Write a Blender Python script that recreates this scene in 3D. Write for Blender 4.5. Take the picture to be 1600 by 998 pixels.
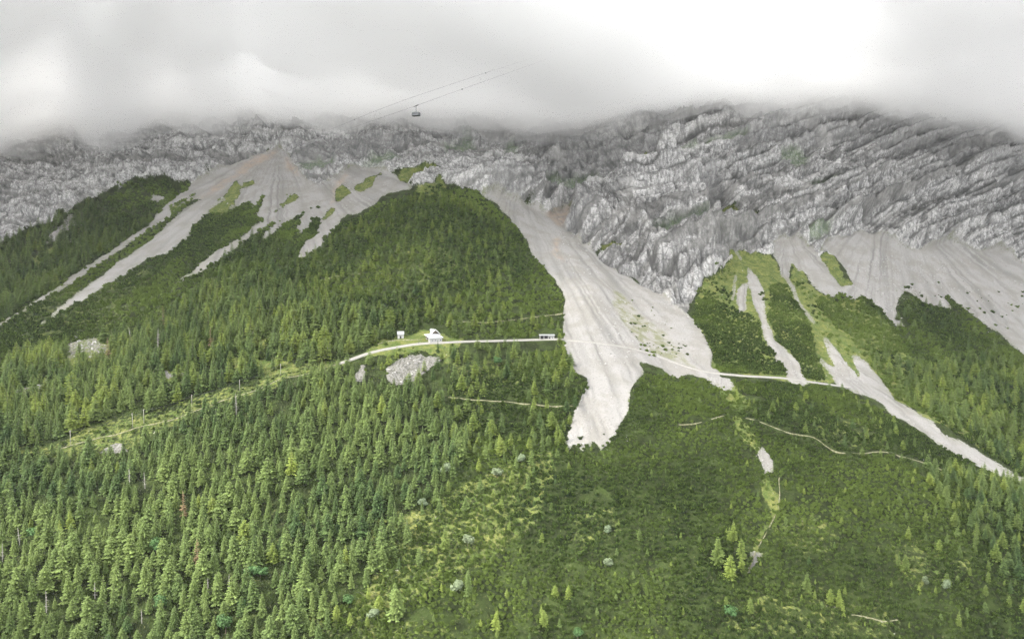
import bpy, bmesh, math, random
import numpy as np
from mathutils import Vector, Matrix

for o in list(bpy.data.objects): bpy.data.objects.remove(o)
SC = bpy.context.scene
COL = SC.collection
random.seed(7)
RNG = np.random.default_rng(11)
R = math.radians

# ------------------------------------------------------------------ camera, sky, sun, exposure
F = 1143.0          # focal length in photo pixels (photo 1600 x 998)
HY = 430.0          # photo row of the horizon
PITCH = math.atan((499.0 - HY) / F)
cam_d = bpy.data.cameras.new('camera'); cam = bpy.data.objects.new('camera', cam_d); COL.objects.link(cam)
cam_d.sensor_width = 36.0; cam_d.lens = 36.0 * F / 1600.0
cam_d.clip_start = 0.5; cam_d.clip_end = 9000
cam.location = (0, 0, 0); cam.rotation_euler = (math.pi / 2 - PITCH, 0, 0)
SC.camera = cam

SUN_AZ, SUN_EL = R(248), R(38)      # where the sun stands: compass angle clockwise from +Y
world = bpy.data.worlds.new("World"); SC.world = world; world.use_nodes = True
wn, wl = world.node_tree.nodes, world.node_tree.links
for n in list(wn): wn.remove(n)
w_out = wn.new('ShaderNodeOutputWorld'); w_bg = wn.new('ShaderNodeBackground')
sky = wn.new('ShaderNodeTexSky'); sky.sky_type = 'NISHITA'; sky.sun_disc = False
sky.sun_elevation = SUN_EL; sky.sun_rotation = SUN_AZ
w_bg.inputs[1].default_value = 0.15
wtc = wn.new('ShaderNodeTexCoord'); wmap = wn.new('ShaderNodeMapping'); wmap.inputs['Scale'].default_value = (1, 1, 2.2)
wno = wn.new('ShaderNodeTexNoise'); wno.inputs['Scale'].default_value = 2.3; wno.inputs['Detail'].default_value = 5
wno.inputs['Roughness'].default_value = 0.45; wmap.inputs['Location'].default_value = (3.1, 0.4, 0.75)
wrp = wn.new('ShaderNodeValToRGB')
wrp.color_ramp.elements[0].position = 0.36; wrp.color_ramp.elements[0].color = (8.3, 8.35, 8.42, 1)
wrp.color_ramp.elements[1].position = 0.62; wrp.color_ramp.elements[1].color = (12.6, 12.6, 12.6, 1)
wmx = wn.new('ShaderNodeMix'); wmx.data_type = 'RGBA'; wmx.inputs[0].default_value = 0.93
wl.new(wtc.outputs['Generated'], wmap.inputs[0]); wl.new(wmap.outputs[0], wno.inputs['Vector'])
wl.new(wno.outputs['Fac'], wrp.inputs[0])
wl.new(sky.outputs[0], wmx.inputs[6]); wl.new(wrp.outputs[0], wmx.inputs[7])
wl.new(wmx.outputs[2], w_bg.inputs[0]); wl.new(w_bg.outputs[0], w_out.inputs[0])

sd = bpy.data.lights.new('sun', 'SUN'); sd.energy = 5.0; sd.angle = R(2); sd.color = (1.0, 0.95, 0.86)
sun = bpy.data.objects.new('sun', sd); COL.objects.link(sun)
sdir = Vector((math.sin(SUN_AZ) * math.cos(SUN_EL), math.cos(SUN_AZ) * math.cos(SUN_EL), math.sin(SUN_EL)))
sun.rotation_euler = (-sdir).to_track_quat('-Z', 'Y').to_euler(); sun.location = sdir * 500

vs = SC.view_settings; vs.view_transform = 'Standard'; vs.look = 'None'; vs.gamma = 1; vs.use_curve_mapping = False
vs.exposure = 0.92
cy = SC.cycles
cy.max_bounces = 10; cy.diffuse_bounces = 3; cy.glossy_bounces = 2; cy.transmission_bounces = 3
cy.transparent_max_bounces = 12; cy.volume_bounces = 9; cy.use_adaptive_sampling = True; cy.adaptive_threshold = 0.006
cy.use_denoising = True; cy.denoiser = 'OPENIMAGEDENOISE'; cy.denoising_input_passes = 'RGB_ALBEDO_NORMAL'; cy.denoising_prefilter = 'NONE'

# ------------------------------------------------------------------ helpers
_lat = np.random.default_rng(5).random((64, 64, 64)).astype(np.float32)
def vnoise(x, y, z):
    """smooth lattice noise 0..1"""
    x = np.asarray(x, np.float64); y = np.asarray(y, np.float64) + 0 * x; z = np.asarray(z, np.float64) + 0 * x
    xi = np.floor(x); yi = np.floor(y); zi = np.floor(z)
    fx = x - xi; fy = y - yi; fz = z - zi
    fx = fx * fx * (3 - 2 * fx); fy = fy * fy * (3 - 2 * fy); fz = fz * fz * (3 - 2 * fz)
    xi = xi.astype(np.int64) & 63; yi = yi.astype(np.int64) & 63; zi = zi.astype(np.int64) & 63
    x1 = (xi + 1) & 63; y1 = (yi + 1) & 63; z1 = (zi + 1) & 63
    L = _lat
    a = L[xi, yi, zi] * (1 - fx) + L[x1, yi, zi] * fx
    b = L[xi, y1, zi] * (1 - fx) + L[x1, y1, zi] * fx
    c = L[xi, yi, z1] * (1 - fx) + L[x1, yi, z1] * fx
    d = L[xi, y1, z1] * (1 - fx) + L[x1, y1, z1] * fx
    return (a * (1 - fy) + b * fy) * (1 - fz) + (c * (1 - fy) + d * fy) * fz
def fbm(x, y, z, o=4, g=0.5):
    s = 0; a = 1; t = 0
    for i in range(o):
        s = s + a * vnoise(x * 2.03**i + 17.3 * i, y * 2.03**i + 5.1 * i, z * 2.03**i + 9.7 * i); t += a; a *= g
    return s / t
def ridged(x, y, z, o=4, g=0.5):
    s = 0; a = 1; t = 0
    for i in range(o):
        s = s + a * (1 - np.abs(2 * vnoise(x * 2.1**i + 7.3 * i, y * 2.1**i + 3.1 * i, z * 2.1**i + 1.7 * i) - 1)); t += a; a *= g
    return s / t
def smooth(a, b, x):
    t = np.clip((x - a) / (b - a), 0, 1); return t * t * (3 - 2 * t)
def inside(poly, X, Y):
    P = np.asarray(poly, float); out = np.zeros(X.shape, bool)
    x0, y0 = P.min(0); x1, y1 = P.max(0)
    m = (X >= x0) & (X <= x1) & (Y >= y0) & (Y <= y1)
    if not m.any(): return out
    xs = X[m]; ys = Y[m]; r = np.zeros(xs.shape, bool)
    for (ax, ay), (bx, by) in zip(P, np.roll(P, -1, 0)):
        if ay == by: continue
        c = ((ay > ys) != (by > ys)) & (xs < (bx - ax) * (ys - ay) / (by - ay) + ax)
        r ^= c
    out[m] = r
    return out
def line_dist(line, X, Y):
    P = np.asarray(line, float); d = np.full(X.shape, 1e9)
    for (ax, ay), (bx, by) in zip(P[:-1], P[1:]):
        vx, vy = bx - ax, by - ay
        t = np.clip(((X - ax) * vx + (Y - ay) * vy) / (vx * vx + vy * vy), 0, 1)
        d = np.minimum(d, np.hypot(X - ax - t * vx, Y - ay - t * vy))
    return d

def link(o, parent=None):
    COL.objects.link(o)
    if parent: o.parent = parent
    return o
def tag(o, label=None, cat=None, group=None, kind=None):
    if label: o['label'] = label
    if cat: o['category'] = cat
    if group: o['group'] = group
    if kind: o['kind'] = kind
    return o
def mesh_obj(name, verts, faces, mat, parent=None, smoothed=False, attrs=None):
    me = bpy.data.meshes.new(name)
    me.from_pydata([tuple(v) for v in verts], [], faces)
    if mat: me.materials.append(mat)
    if smoothed: me.polygons.foreach_set('use_smooth', [True] * len(me.polygons))
    if attrs:
        for k, v in attrs.items():
            a = me.attributes.new(k, 'FLOAT', 'FACE'); a.data.foreach_set('value', v)
    me.update()
    return link(bpy.data.objects.new(name, me), parent)

class NT:
    def __init__(s, name):
        s.m = bpy.data.materials.new(name); s.m.use_nodes = True
        s.t = s.m.node_tree; s.N = s.t.nodes; s.L = s.t.links
        for n in list(s.N): s.N.remove(n)
        s.out = s.N.new('ShaderNodeOutputMaterial')
    def n(s, typ, **kw):
        n = s.N.new('ShaderNode' + typ)
        for k, v in kw.items():
            if hasattr(n, k): setattr(n, k, v)
        return n
    def put(s, inp, v):
        if hasattr(v, 'links') or isinstance(v, bpy.types.NodeSocket): s.L.new(v, inp)
        elif isinstance(v, (tuple, list)) and len(v) == 3 and inp.type == 'RGBA': inp.default_value = (*v, 1)
        else: inp.default_value = v
    def noise(s, vec, scale, detail=3, rough=0.5):
        n = s.n('TexNoise'); s.put(n.inputs['Vector'], vec); n.inputs['Scale'].default_value = scale
        n.inputs['Detail'].default_value = detail; n.inputs['Roughness'].default_value = rough
        return n.outputs['Fac']
    def mapping(s, vec, scale=(1, 1, 1), rot=(0, 0, 0)):
        n = s.n('Mapping'); s.put(n.inputs[0], vec); n.inputs['Scale'].default_value = scale; n.inputs['Rotation'].default_value = rot
        return n.outputs[0]
    def mix(s, f, a, b):
        n = s.n('Mix'); n.data_type = 'RGBA'; s.put(n.inputs[0], f); s.put(n.inputs[6], a); s.put(n.inputs[7], b)
        return n.outputs[2]
    def math(s, op, a, b=0.0, c=None):
        n = s.n('Math'); n.operation = op; s.put(n.inputs[0], a); s.put(n.inputs[1], b)
        if c is not None: s.put(n.inputs[2], c)
        return n.outputs[0]
    def ramp(s, f, lo, hi, a=0.0, b=1.0):
        n = s.n('MapRange'); n.interpolation_type = 'SMOOTHSTEP'; s.put(n.inputs[0], f)
        for i, v in zip((1, 2, 3, 4), (lo, hi, a, b)): n.inputs[i].default_value = v
        return n.outputs[0]
    def attr(s, name, out='Color'):
        n = s.n('Attribute'); n.attribute_name = name; return n.outputs[out]
    def sep(s, c):
        n = s.n('SeparateColor'); s.put(n.inputs[0], c); return n.outputs
    def obj(s): return s.n('TexCoord').outputs['Object']
    def pos(s): return s.n('NewGeometry').outputs['Position']
    def principled(s, col, rough=0.8, bump=None, bdist=0.1, bstr=1.0, spec=0.25, metal=0.0):
        p = s.n('BsdfPrincipled'); s.put(p.inputs['Base Color'], col); s.put(p.inputs['Roughness'], rough)
        p.inputs['Metallic'].default_value = metal
        p.inputs['Specular IOR Level'].default_value = spec
        if bump is not None:
            b = s.n('Bump'); s.put(b.inputs['Height'], bump); b.inputs['Distance'].default_value = bdist
            b.inputs['Strength'].default_value = bstr; s.L.new(b.outputs[0], p.inputs['Normal'])
        s.L.new(p.outputs[0], s.out.inputs['Surface'])
        return s.m
def plain(name, col, rough=0.7, var=0.12, scale=1.5, metal=0.0, spec=0.3):
    t = NT(name); n = t.noise(t.obj(), scale, 5, 0.6)
    c = t.mix(t.ramp(n, 0.3, 0.7), tuple(x * (1 - var) for x in col), tuple(min(1, x * (1 + var)) for x in col))
    return t.principled(c, rough, n, 0.02, 0.4, spec, metal)

# ------------------------------------------------------------------ where the surfaces lie (photo column, photo row, distance in m)
CTRL = [(-300,998,320),(-300,700,430),(-300,530,640),(-300,400,930),(-300,300,1150),(-300,180,1350),
 (0,998,322),(0,820,372),(0,700,425),(0,600,520),(0,520,660),(0,430,840),(0,360,1000),(0,300,1120),(0,230,1260),(0,130,1380),
 (200,998,326),(200,820,375),(200,700,428),(200,600,505),(200,540,590),(200,440,760),(200,360,930),(200,290,1060),(200,230,1160),(200,130,1260),
 (400,998,328),(400,820,380),(400,700,425),(400,600,490),(400,500,590),(400,400,740),(400,320,900),(440,240,1060),(440,190,1130),(440,130,1190),
 (650,1000,330),(650,820,382),(650,700,428),(650,600,485),(650,545,532),(650,525,556),(650,430,660),(650,350,765),(660,296,850),(660,270,960),(660,220,1050),(660,130,1150),
 (540,340,830),(560,280,950),(780,360,760),(830,430,685),(860,480,640),(750,306,845),
 (880,1000,335),(880,820,388),(880,700,432),(900,600,492),(900,530,556),(930,460,640),(890,400,745),(850,345,880),(890,330,930),(800,270,985),(900,220,1080),(900,130,1170),
 (1060,1000,338),(1060,820,392),(1060,700,440),(1060,620,490),(1060,575,545),(1040,500,640),(980,430,760),(960,380,850),(1000,300,900),(1050,230,970),(1060,180,1040),(1060,110,1120),
 (1200,1000,342),(1200,820,398),(1200,700,450),(1200,620,505),(1200,590,550),(1200,520,650),(1200,440,770),(1190,385,860),(1200,300,940),(1200,220,1020),(1200,110,1130),
 (1400,1000,348),(1400,820,408),(1400,720,460),(1400,670,500),(1400,630,585),(1400,560,680),(1400,480,800),(1400,390,930),(1400,320,1000),(1400,230,1080),(1400,110,1190),
 (1600,1000,355),(1600,850,410),(1600,770,460),(1600,730,560),(1600,640,660),(1600,550,790),(1600,420,980),(1600,330,1070),(1600,250,1130),(1600,110,1260),
 (1900,1000,365),(1900,800,480),(1900,620,760),(1900,430,1060),(1900,250,1250),(1900,110,1350),
 (-300,1300,265),(300,1300,272),(900,1300,280),(1500,1300,290),(1900,1300,300)]
_C = np.array(CTRL, float); _q = _C[:, :2] / 500.0; _v = 1000.0 / _C[:, 2]
def _tps(r2): return 0.5 * r2 * np.log(r2 + 1e-12)
_n = len(_C); _K = _tps(((_q[:, None] - _q[None])**2).sum(-1)) + np.eye(_n) * 2e-3
_A = np.zeros((_n + 3, _n + 3)); _A[:_n, :_n] = _K; _A[:_n, _n] = 1; _A[:_n, _n+1:] = _q; _A[_n, :_n] = 1; _A[_n+1:, :_n] = _q.T
_w = np.linalg.solve(_A, np.concatenate([_v, np.zeros(3)]))
def inv_depth(px, py):
    q = np.stack([px.ravel(), py.ravel()], 1) / 500.0; out = np.zeros(len(q))
    for i in range(0, len(q), 40000):
        b = q[i:i+40000]
        out[i:i+40000] = _tps(((b[:, None] - _q[None])**2).sum(-1)) @ _w[:_n] + _w[_n] + b @ _w[_n+1:]
    return np.clip(out / 1000.0, 1/1700, 1/150).reshape(px.shape)
# coarse table, bilinear read
_gx = np.arange(-420, 2040, 12.0); _gy = np.arange(90, 1330, 8.0)
_GX, _GY = np.meshgrid(_gx, _gy); _GI = inv_depth(_GX, _GY)
def idep(px, py):
    fx = np.clip((px - _gx[0]) / 12.0, 0, len(_gx) - 1.001); fy = np.clip((py - _gy[0]) / 8.0, 0, len(_gy) - 1.001)
    i = fx.astype(int); j = fy.astype(int); fx = fx - i; fy = fy - j
    return (_GI[j, i] * (1 - fx) + _GI[j, i+1] * fx) * (1 - fy) + (_GI[j+1, i] * (1 - fx) + _GI[j+1, i+1] * fx) * fy
def unproj(px, py, D):
    # world point at horizontal distance D (along +Y) seen at that photo position
    c, s = math.cos(PITCH), math.sin(PITCH)
    a = (np.asarray(px) - 800.0) / F; b = -(np.asarray(py) - 499.0) / F
    dx = a; dy = c + b * s; dz = -s + b * c
    k = D / dy
    return np.stack([dx * k, dy * k, dz * k], -1)
def proj(P):
    c, s = math.cos(PITCH), math.sin(PITCH)
    f = P[..., 1] * c - P[..., 2] * s; u = P[..., 1] * s + P[..., 2] * c
    return 800 + F * P[..., 0] / f, 499 - F * u / f

# ------------------------------------------------------------------ outlines of the ground covers
SCREE = {
 'fan': ((800, 270), [(748,303),(775,318),(806,350),(823,374),(833,402),(854,425),(871,446),(884,466),(881,487),(880,524),(886,551),(896,582),(917,592),(917,604),(908,620),(896,647),(891,670),(886,680),(882,694),(888,704),(896,690),(903,696),(909,708),(915,694),(921,699),(927,688),(933,697),(939,708),(944,696),(950,699),(954,686),(962,682),(963,672),(983,640),(982,622),(990,599),(1005,582),(997,565),(1034,575),(1060,592),(1080,584),(1130,600),(1120,578),(1113,573),(1114,555),(1108,538),(1094,514),(1077,492),(1060,480),(1034,459),(987,436),(959,417),(932,395),(905,374),(891,361),(882,352),(897,326),(880,328),(855,336),(835,326),(800,313),(770,303)]),
 'left': ((438, 225), [(440,231),(400,242),(380,248),(350,260),(328,274),(304,286),(280,304),(262,318),(240,338),(225,355),(180,386),(120,428),(60,466),(0,503),(-150,600),(-150,608),(0,511),(60,474),(125,433),(185,392),(220,368),(256,346),(276,330),(304,312),(324,306),(292,326),(266,348),(240,371),(205,398),(184,410),(143,440),(112,466),(72,500),(31,529),(36,528),(75,503),(118,474),(116,478),(164,449),(187,436),(218,412),(235,402),(240,400),(262,397),(292,370),(302,354),(320,338),(334,346),(350,332),(372,320),(388,314),(394,318),(394,328),(400,320),(414,302),(410,316),(404,328),(398,338),(410,344),(384,366),(356,384),(330,400),(307,420),(261,451),(290,437),(334,414),(368,388),(398,368),(420,352),(438,341),(420,358),(410,374),(418,376),(432,360),(448,348),(474,331),(466,350),(462,368),(480,360),(488,342),(498,341),(498,352),(492,368),(476,377),(470,390),(457,412),(477,398),(508,386),(506,376),(520,362),(530,350),(534,340),(546,334),(560,334),(588,318),(606,303),(646,294),(632,284),(618,274),(600,267),(570,262),(548,265),(520,278),(500,287),(482,285),(472,276),(462,262),(450,238)]),
 'rs1': ((1140, 375), [(1142,387),(1153,395),(1164,411),(1177,424),(1186,437),(1192,450),(1195,463),(1197,500),(1200,509),(1210,527),(1231,547),(1247,563),(1252,581),(1265,596),(1262,602),(1235,598),(1229,587),(1226,574),(1207,558),(1215,553),(1200,540),(1194,525),(1190,504),(1181,483),(1177,473),(1171,450),(1169,431),(1168,416),(1151,400)]),
 'rs1b': ((1165, 400), [(1168,439),(1164,486),(1155,493),(1151,470),(1153,452)]),
 'rs1c': ((1155, 400), [(1153,425),(1146,470),(1142,470),(1148,428)]),
 'rs2': ((1226, 355), [(1208,376),(1223,369),(1233,372),(1259,381),(1280,398),(1296,424),(1314,446),(1314,460),(1298,462),(1281,452),(1272,446),(1260,426),(1254,420),(1247,424),(1241,410),(1234,418),(1233,434),(1244,457),(1259,486),(1275,500),(1274,507),(1262,498),(1252,486),(1240,462),(1231,445),(1223,431),(1215,411),(1208,394)]),
 'rs2b': ((1260, 470), [(1283,520),(1297,531),(1309,548),(1326,569),(1345,594),(1345,608),(1303,600),(1301,585),(1278,558),(1282,556),(1297,569),(1306,572),(1297,553),(1292,538)]),
 'rs3': ((1380, 300), [(1276,395),(1290,374),(1345,361),(1370,362),(1400,380),(1430,394),(1440,390),(1475,375),(1500,385),(1530,394),(1555,385),(1575,395),(1600,412),(1750,500),(1750,640),(1650,585),(1600,553),(1580,536),(1567,522),(1545,511),(1533,499),(1518,491),(1497,475),(1477,464),(1488,484),(1461,479),(1440,470),(1414,455),(1401,470),(1401,499),(1421,513),(1403,511),(1388,497),(1374,482),(1360,470),(1343,457),(1345,466),(1332,470),(1318,462),(1316,446),(1334,447),(1322,420),(1292,388)]),
 'river': ((1250, 520), [(1310,594),(1336,592),(1345,590),(1330,553),(1338,555),(1356,570),(1377,591),(1398,622),(1424,638),(1455,656),(1471,677),(1497,687),(1526,703),(1554,721),(1588,740),(1640,764),(1640,775),(1562,744),(1541,737),(1502,719),(1476,698),(1437,672),(1398,651),(1372,628),(1351,617),(1310,603)]),
 'p1': ((1190, 650), [(1183,708),(1192,699),(1202,710),(1210,723),(1211,739),(1202,740),(1194,743),(1192,729)]),
 'p2': ((1180, 800), [(1178,862),(1196,862),(1185,875),(1174,892),(1166,900),(1168,880),(1172,862)]),
 'p3': ((1130, 560), [(1102,590),(1136,590),(1150,602),(1140,612),(1120,602)]),
 'a1': ((205, 250), [(178,316),(236,300),(262,312),(258,318),(236,314),(232,318)]),
 'a2': ((120, 280), [(66,382),(80,362),(104,350),(140,338),(118,352),(96,366),(78,380)]),
}
SCREE['a1'] = ((240, 250), [(236,302),(256,306),(262,314),(250,314),(242,316),(234,314)])
MEADOW = [ # bright grass
 [(262,328),(276,318),(292,308),(312,294),(300,308),(288,316),(270,330)],
 [(332,326),(352,302),(372,280),(376,284),(360,308),(352,328),(336,340),(322,340)],
 [(358,320),(368,296),(392,278),(397,280),(382,298),(364,318)],
 [(418,338),(440,320),(458,304),(468,304),(446,322),(426,336)],
 [(552,299),(560,288),(580,276),(600,268),(584,284),(572,294)],
 [(526,296),(538,284),(545,300),(528,318),(522,312)],
 [(500,342),(516,322),(524,326),(508,352)],
 [(646,306),(650,292),(676,288),(688,281),(702,286),(690,300),(664,310)],
 [(1085,500),(1090,450),(1108,438),(1136,414),(1138,392),(1150,388),(1180,402),(1206,400),(1215,420),(1233,434),(1241,410),(1254,420),(1272,446),(1300,466),(1345,470),(1400,520),(1420,560),(1480,640),(1560,715),(1500,680),(1455,656),(1398,622),(1377,591),(1390,620),(1372,626),(1345,600),(1260,598),(1110,582),(1115,545)],
 [(1278,396),(1292,392),(1322,428),(1338,452),(1312,448),(1296,424)],
 [(560,556),(600,526),(660,520),(725,530),(712,548),(700,575),(690,550),(660,545),(600,556)],
 [(380,515),(440,515),(460,530),(400,545)],[(360,560),(430,555),(470,575),(420,590),(370,585)],[(240,580),(285,575),(280,600),(250,600)],
 [(110,540),(175,528),(185,545),(120,580),(90,600),(40,625),(20,620),(60,600),(100,575)],
 [(60,400),(110,370),(140,342),(128,360),(90,392),(50,418),(20,432)],
 [(20,425),(42,415),(38,428),(20,436)],
 [(1150,640),(1180,680),(1192,705),(1183,708),(1168,690),(1145,665)],
 [(1194,745),(1205,752),(1220,790),(1212,805),(1196,835),(1180,860),(1196,862),(1165,905),(1160,900),(1178,850),(1206,800),(1190,770)],
 [(1112,592),(1150,600),(1180,640),(1150,640),(1130,615)],
 [(1020,237),(1028,236),(1022,246),(1000,255),(975,268),(948,282),(955,272),(985,255),(1005,244)],
 [(1110,332),(1140,330),(1175,345),(1180,352),(1150,352),(1120,345)],
 [(620,268),(670,263),(700,268),(660,276),(640,284),(622,280)],[(548,268),(575,262),(592,262),(565,278),(552,282)],
 [(925,384),(960,378),(975,380),(955,392),(935,394)],
 [(958,450),(968,450),(975,466),(985,480),(978,486),(966,478),(960,470)],[(1060,522),(1066,525),(1078,560),(1066,545)],
]
SOFT = [[(-20,708),(80,690),(150,660),(220,640),(300,622),(380,600),(440,583),(500,560),(545,555),(560,565),(440,607),(330,640),(250,665),(190,702),(100,715)],[(150,690),(260,650),(300,640),(260,668),(180,705)],[(560,820),(700,770),(800,720),(860,700),(875,735),(830,820),(760,880),(680,920),(600,960),(540,950),(590,890)],[(1230,640),(1330,640),(1400,670),(1390,700),(1280,690)],[(1200,820),(1280,800),(1330,860),(1260,880)],[(1100,940),(1240,900),(1420,960),(1400,998),(1150,998)],[(880,800),(960,790),(980,840),(900,860)],[(1380,850),(1500,830),(1520,900),(1420,930)],[(700,560),(820,560),(840,600),(720,620)],[(480,930),(620,960),(760,998),(480,1010)],[(600,400),(700,380),(720,430),(640,450)],[(20,480),(120,440),(240,420),(200,500),(60,530)]]
BUTT = [([(885,345),(900,322),(950,287),(1000,259),(1040,242),(1066,262),(1084,300),(1098,340),(1114,370),(1120,396),(1060,425),(985,400),(930,372)], 19),([(1096,405),(1150,384),(1210,374),(1290,358),(1350,332),(1330,320),(1200,340),(1100,368)], 13),([(1130,300),(1250,290),(1400,262),(1600,240),(1600,290),(1400,320),(1250,335),(1130,345)], 12),([(600,275),(700,262),(830,262),(890,300),(840,325),(750,300),(690,282)], 12)]
LEDGE = [ # dull green ledges on the rock
 [(460,262),(500,246),(530,262),(510,270),(482,275)],[(700,235),(730,222),(745,235),(720,244)],
 [(560,262),(600,252),(640,248),(630,258),(600,264)],[(690,232),(740,226),(735,238),(700,242)],
 [(790,230),(812,236),(800,246),(785,242)],
 [(840,300),(870,288),(920,280),(948,282),(930,292),(900,302),(870,306),(845,308)],
 [(1060,236),(1100,228),(1160,210),(1155,222),(1110,234),(1060,240)],[(1205,250),(1240,236),(1262,250),(1250,262),(1215,262)],
 [(1015,376),(1060,358),(1110,340),(1130,345),(1090,362),(1040,378)],
 [(1250,300),(1300,290),(1290,300)],[(1250,364),(1290,356),(1290,372),(1262,382)],
]
OUTCROP = [[(553,592),(560,572),(569,573),(566,596),(556,602)],[(603,592),(612,568),(640,556),(672,549),(690,557),(686,572),(662,582),(635,592),(614,602)],
 [(98,552),(102,540),(128,535),(150,528),(178,545),(150,560),(118,560),(106,562)],[(18,612),(60,600),(95,582),(118,566),(106,580),(70,610),(36,624)],
 [(85,352),(112,333),(124,338),(118,356),(96,366),(82,366)],[(390,516),(402,512),(404,520),(392,526)],[(255,582),(288,580),(285,590),(262,592)],
 [(148,700),(190,690),(200,698),(160,706)]]
ROCKLINE = [(-420,470),(0,388),(60,352),(110,330),(150,312),(192,288),(262,279),(290,292),(330,272),(436,226),(462,262),(482,285),(548,264),(620,270),(646,292),(690,283),(750,303),(800,313),(840,328),(897,326),(882,352),(905,374),(959,417),(1034,459),(1072,486),(1090,450),(1136,414),(1138,390),(1180,402),(1208,400),(1208,376),(1245,372),(1290,376),(1345,361),(1370,362),(1430,394),(1475,375),(1530,394),(1555,385),(1600,412),(2050,640),(2050,60),(-420,60)]
ROCKFILL = [[(1195,355),(1310,355),(1300,402),(1255,392),(1205,384)],[(415,222),(448,222),(475,258),(500,292),(455,275),(432,245)],[(495,255),(570,258),(558,278),(515,296),(485,294)],[(820,296),(915,314),(890,345),(830,336)],[(640,278),(700,276),(690,290),(650,296)],[(1420,360),(1600,370),(1600,405),(1530,400),(1475,382),(1430,398)]]
STONY = [[(957,450),(975,462),(1000,490),(1040,520),(1060,545),(1088,578),(1020,553),(1000,535),(975,505),(958,480)]]
PINK = [[(436,236),(400,246),(330,295),(290,320),(340,296),(400,258)],[(448,240),(455,262),(470,280),(460,275),(446,262)],[(850,335),(897,326),(882,352)],[(862,370),(875,372),(872,395),(882,405),(868,400)],[(545,268),(520,290),(522,330),(530,300)]]
ROAD = [(528,569),(545,563),(575,552),(600,546),(640,538.5),(668,536),(720,534),(790,531.5),(870,529.5),(930,535),(973,541),(1021,553),(1060,568),(1090,578),(1113,582),(1160,587),(1230,591),(1290,599),(1325,605)]
PATHS = [[(1060,663),(1072,661),(1095,663),(1112,656),(1130,647)],[(1165,652),(1200,665),(1225,672),(1270,682),(1290,694),(1320,705),(1345,706),(1375,701),(1395,708),(1440,722),(1480,738)],
 [(700,508),(745,505),(800,500),(850,493),(881,487)],[(700,624),(760,627),(820,630),(895,634)],[(500,440),(530,432),(572,426)],
 [(90,700),(160,680),(230,664),(280,651),(327,636),(380,618),(430,604),(480,588),(528,569)],[(590,538),(610,532),(660,531)],
 [(1330,960),(1360,965),(1385,975),(1400,968)],[(1215,745),(1218,775),(1214,800),(1196,835),(1180,862),(1168,898)]]

# ------------------------------------------------------------------ terrain
xs = np.concatenate([np.arange(-380, -10, 7.0), np.arange(-10, 1610, 1.5), np.arange(1610, 1990, 7.0)])
ys = np.concatenate([np.arange(138, 190, 2.5), np.arange(190, 480, 1.25), np.arange(480, 720, 1.7), np.arange(720, 1010, 3.0), np.arange(1010, 1240, 9.0)])
PX, PY = np.meshgrid(xs, ys)
Dp = 1.0 / idep(PX, PY)
P = unproj(PX, PY, Dp)
du = np.gradient(P, axis=1); dv = np.gradient(P, axis=0)
N = np.cross(du, dv); N /= np.linalg.norm(N, axis=-1, keepdims=True) + 1e-9
N[N[..., 2] < 0] *= -1
X, Y, Z = P[..., 0], P[..., 1], P[..., 2]
def cover_at(PX, PY, P, edge=2.2):
    """scree, rock, meadow, ledge, pink, stony, outcrop masks at ground points"""
    X, Y, Z = P[..., 0], P[..., 1], P[..., 2]
    wx = (fbm(X / 14, Y / 14, Z / 14, 5, .62) - 0.5); wy = (fbm(X / 14 + 40, Y / 14, Z / 14 + 20, 5, .62) - 0.5)
    qx = PX + wx * edge * 4; qy = PY + wy * edge * 4
    gx = PX + wx * edge * 12; gy = PY + wy * edge * 10
    sc = np.zeros(PX.shape); st = np.full(PX.shape, 0.5)
    for k, (apex, poly) in SCREE.items():
        m = inside(poly, qx, qy)
        if m.any():
            sc[m] = 1
            ang = np.arctan2(qy[m] - apex[1], qx[m] - apex[0]); rad = np.hypot(qx[m] - apex[0], qy[m] - apex[1])
            st[m] = 0.55 * vnoise(ang * 26 + 3, rad / 90, 0.5) + 0.45 * vnoise(ang * 75 + 9, rad / 60, 7.5)
    md = np.zeros(PX.shape)
    for p in MEADOW: md[inside(p, gx, gy)] = 1
    for i_, p in enumerate(SOFT): md = np.maximum(md, (0.52 if i_ < 3 else 0.41) * inside(p, gx, gy))
    lg = np.zeros(PX.shape)
    for p in LEDGE: lg[inside(p, gx, gy)] = 1
    oc = np.zeros(PX.shape)
    for i_, p in enumerate(OUTCROP): oc[inside(p, qx + wx * 14, qy + wy * 14)] = .54 if 1 < i_ < 6 else .9
    rk = inside(ROCKLINE, gx, gy)
    for p in ROCKFILL: rk |= inside(p, gx, gy)
    rk = rk.astype(float) * (1 - sc)
    pk = np.zeros(PX.shape)
    for p in PINK: pk[inside(p, gx, gy)] = 1
    sy = np.zeros(PX.shape)
    for p in STONY: sy[inside(p, qx, qy)] = 1
    for i in (0, 1, 2, 3, 4, 5, 6): sc[inside(MEADOW[i], gx, gy)] = 0
    rk = rk * (1 - md) 
    return sc, rk, md, lg, pk, sy, oc, st
sc, rk, md, lg, pk, sy, oc, st = cover_at(PX, PY, P)
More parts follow.
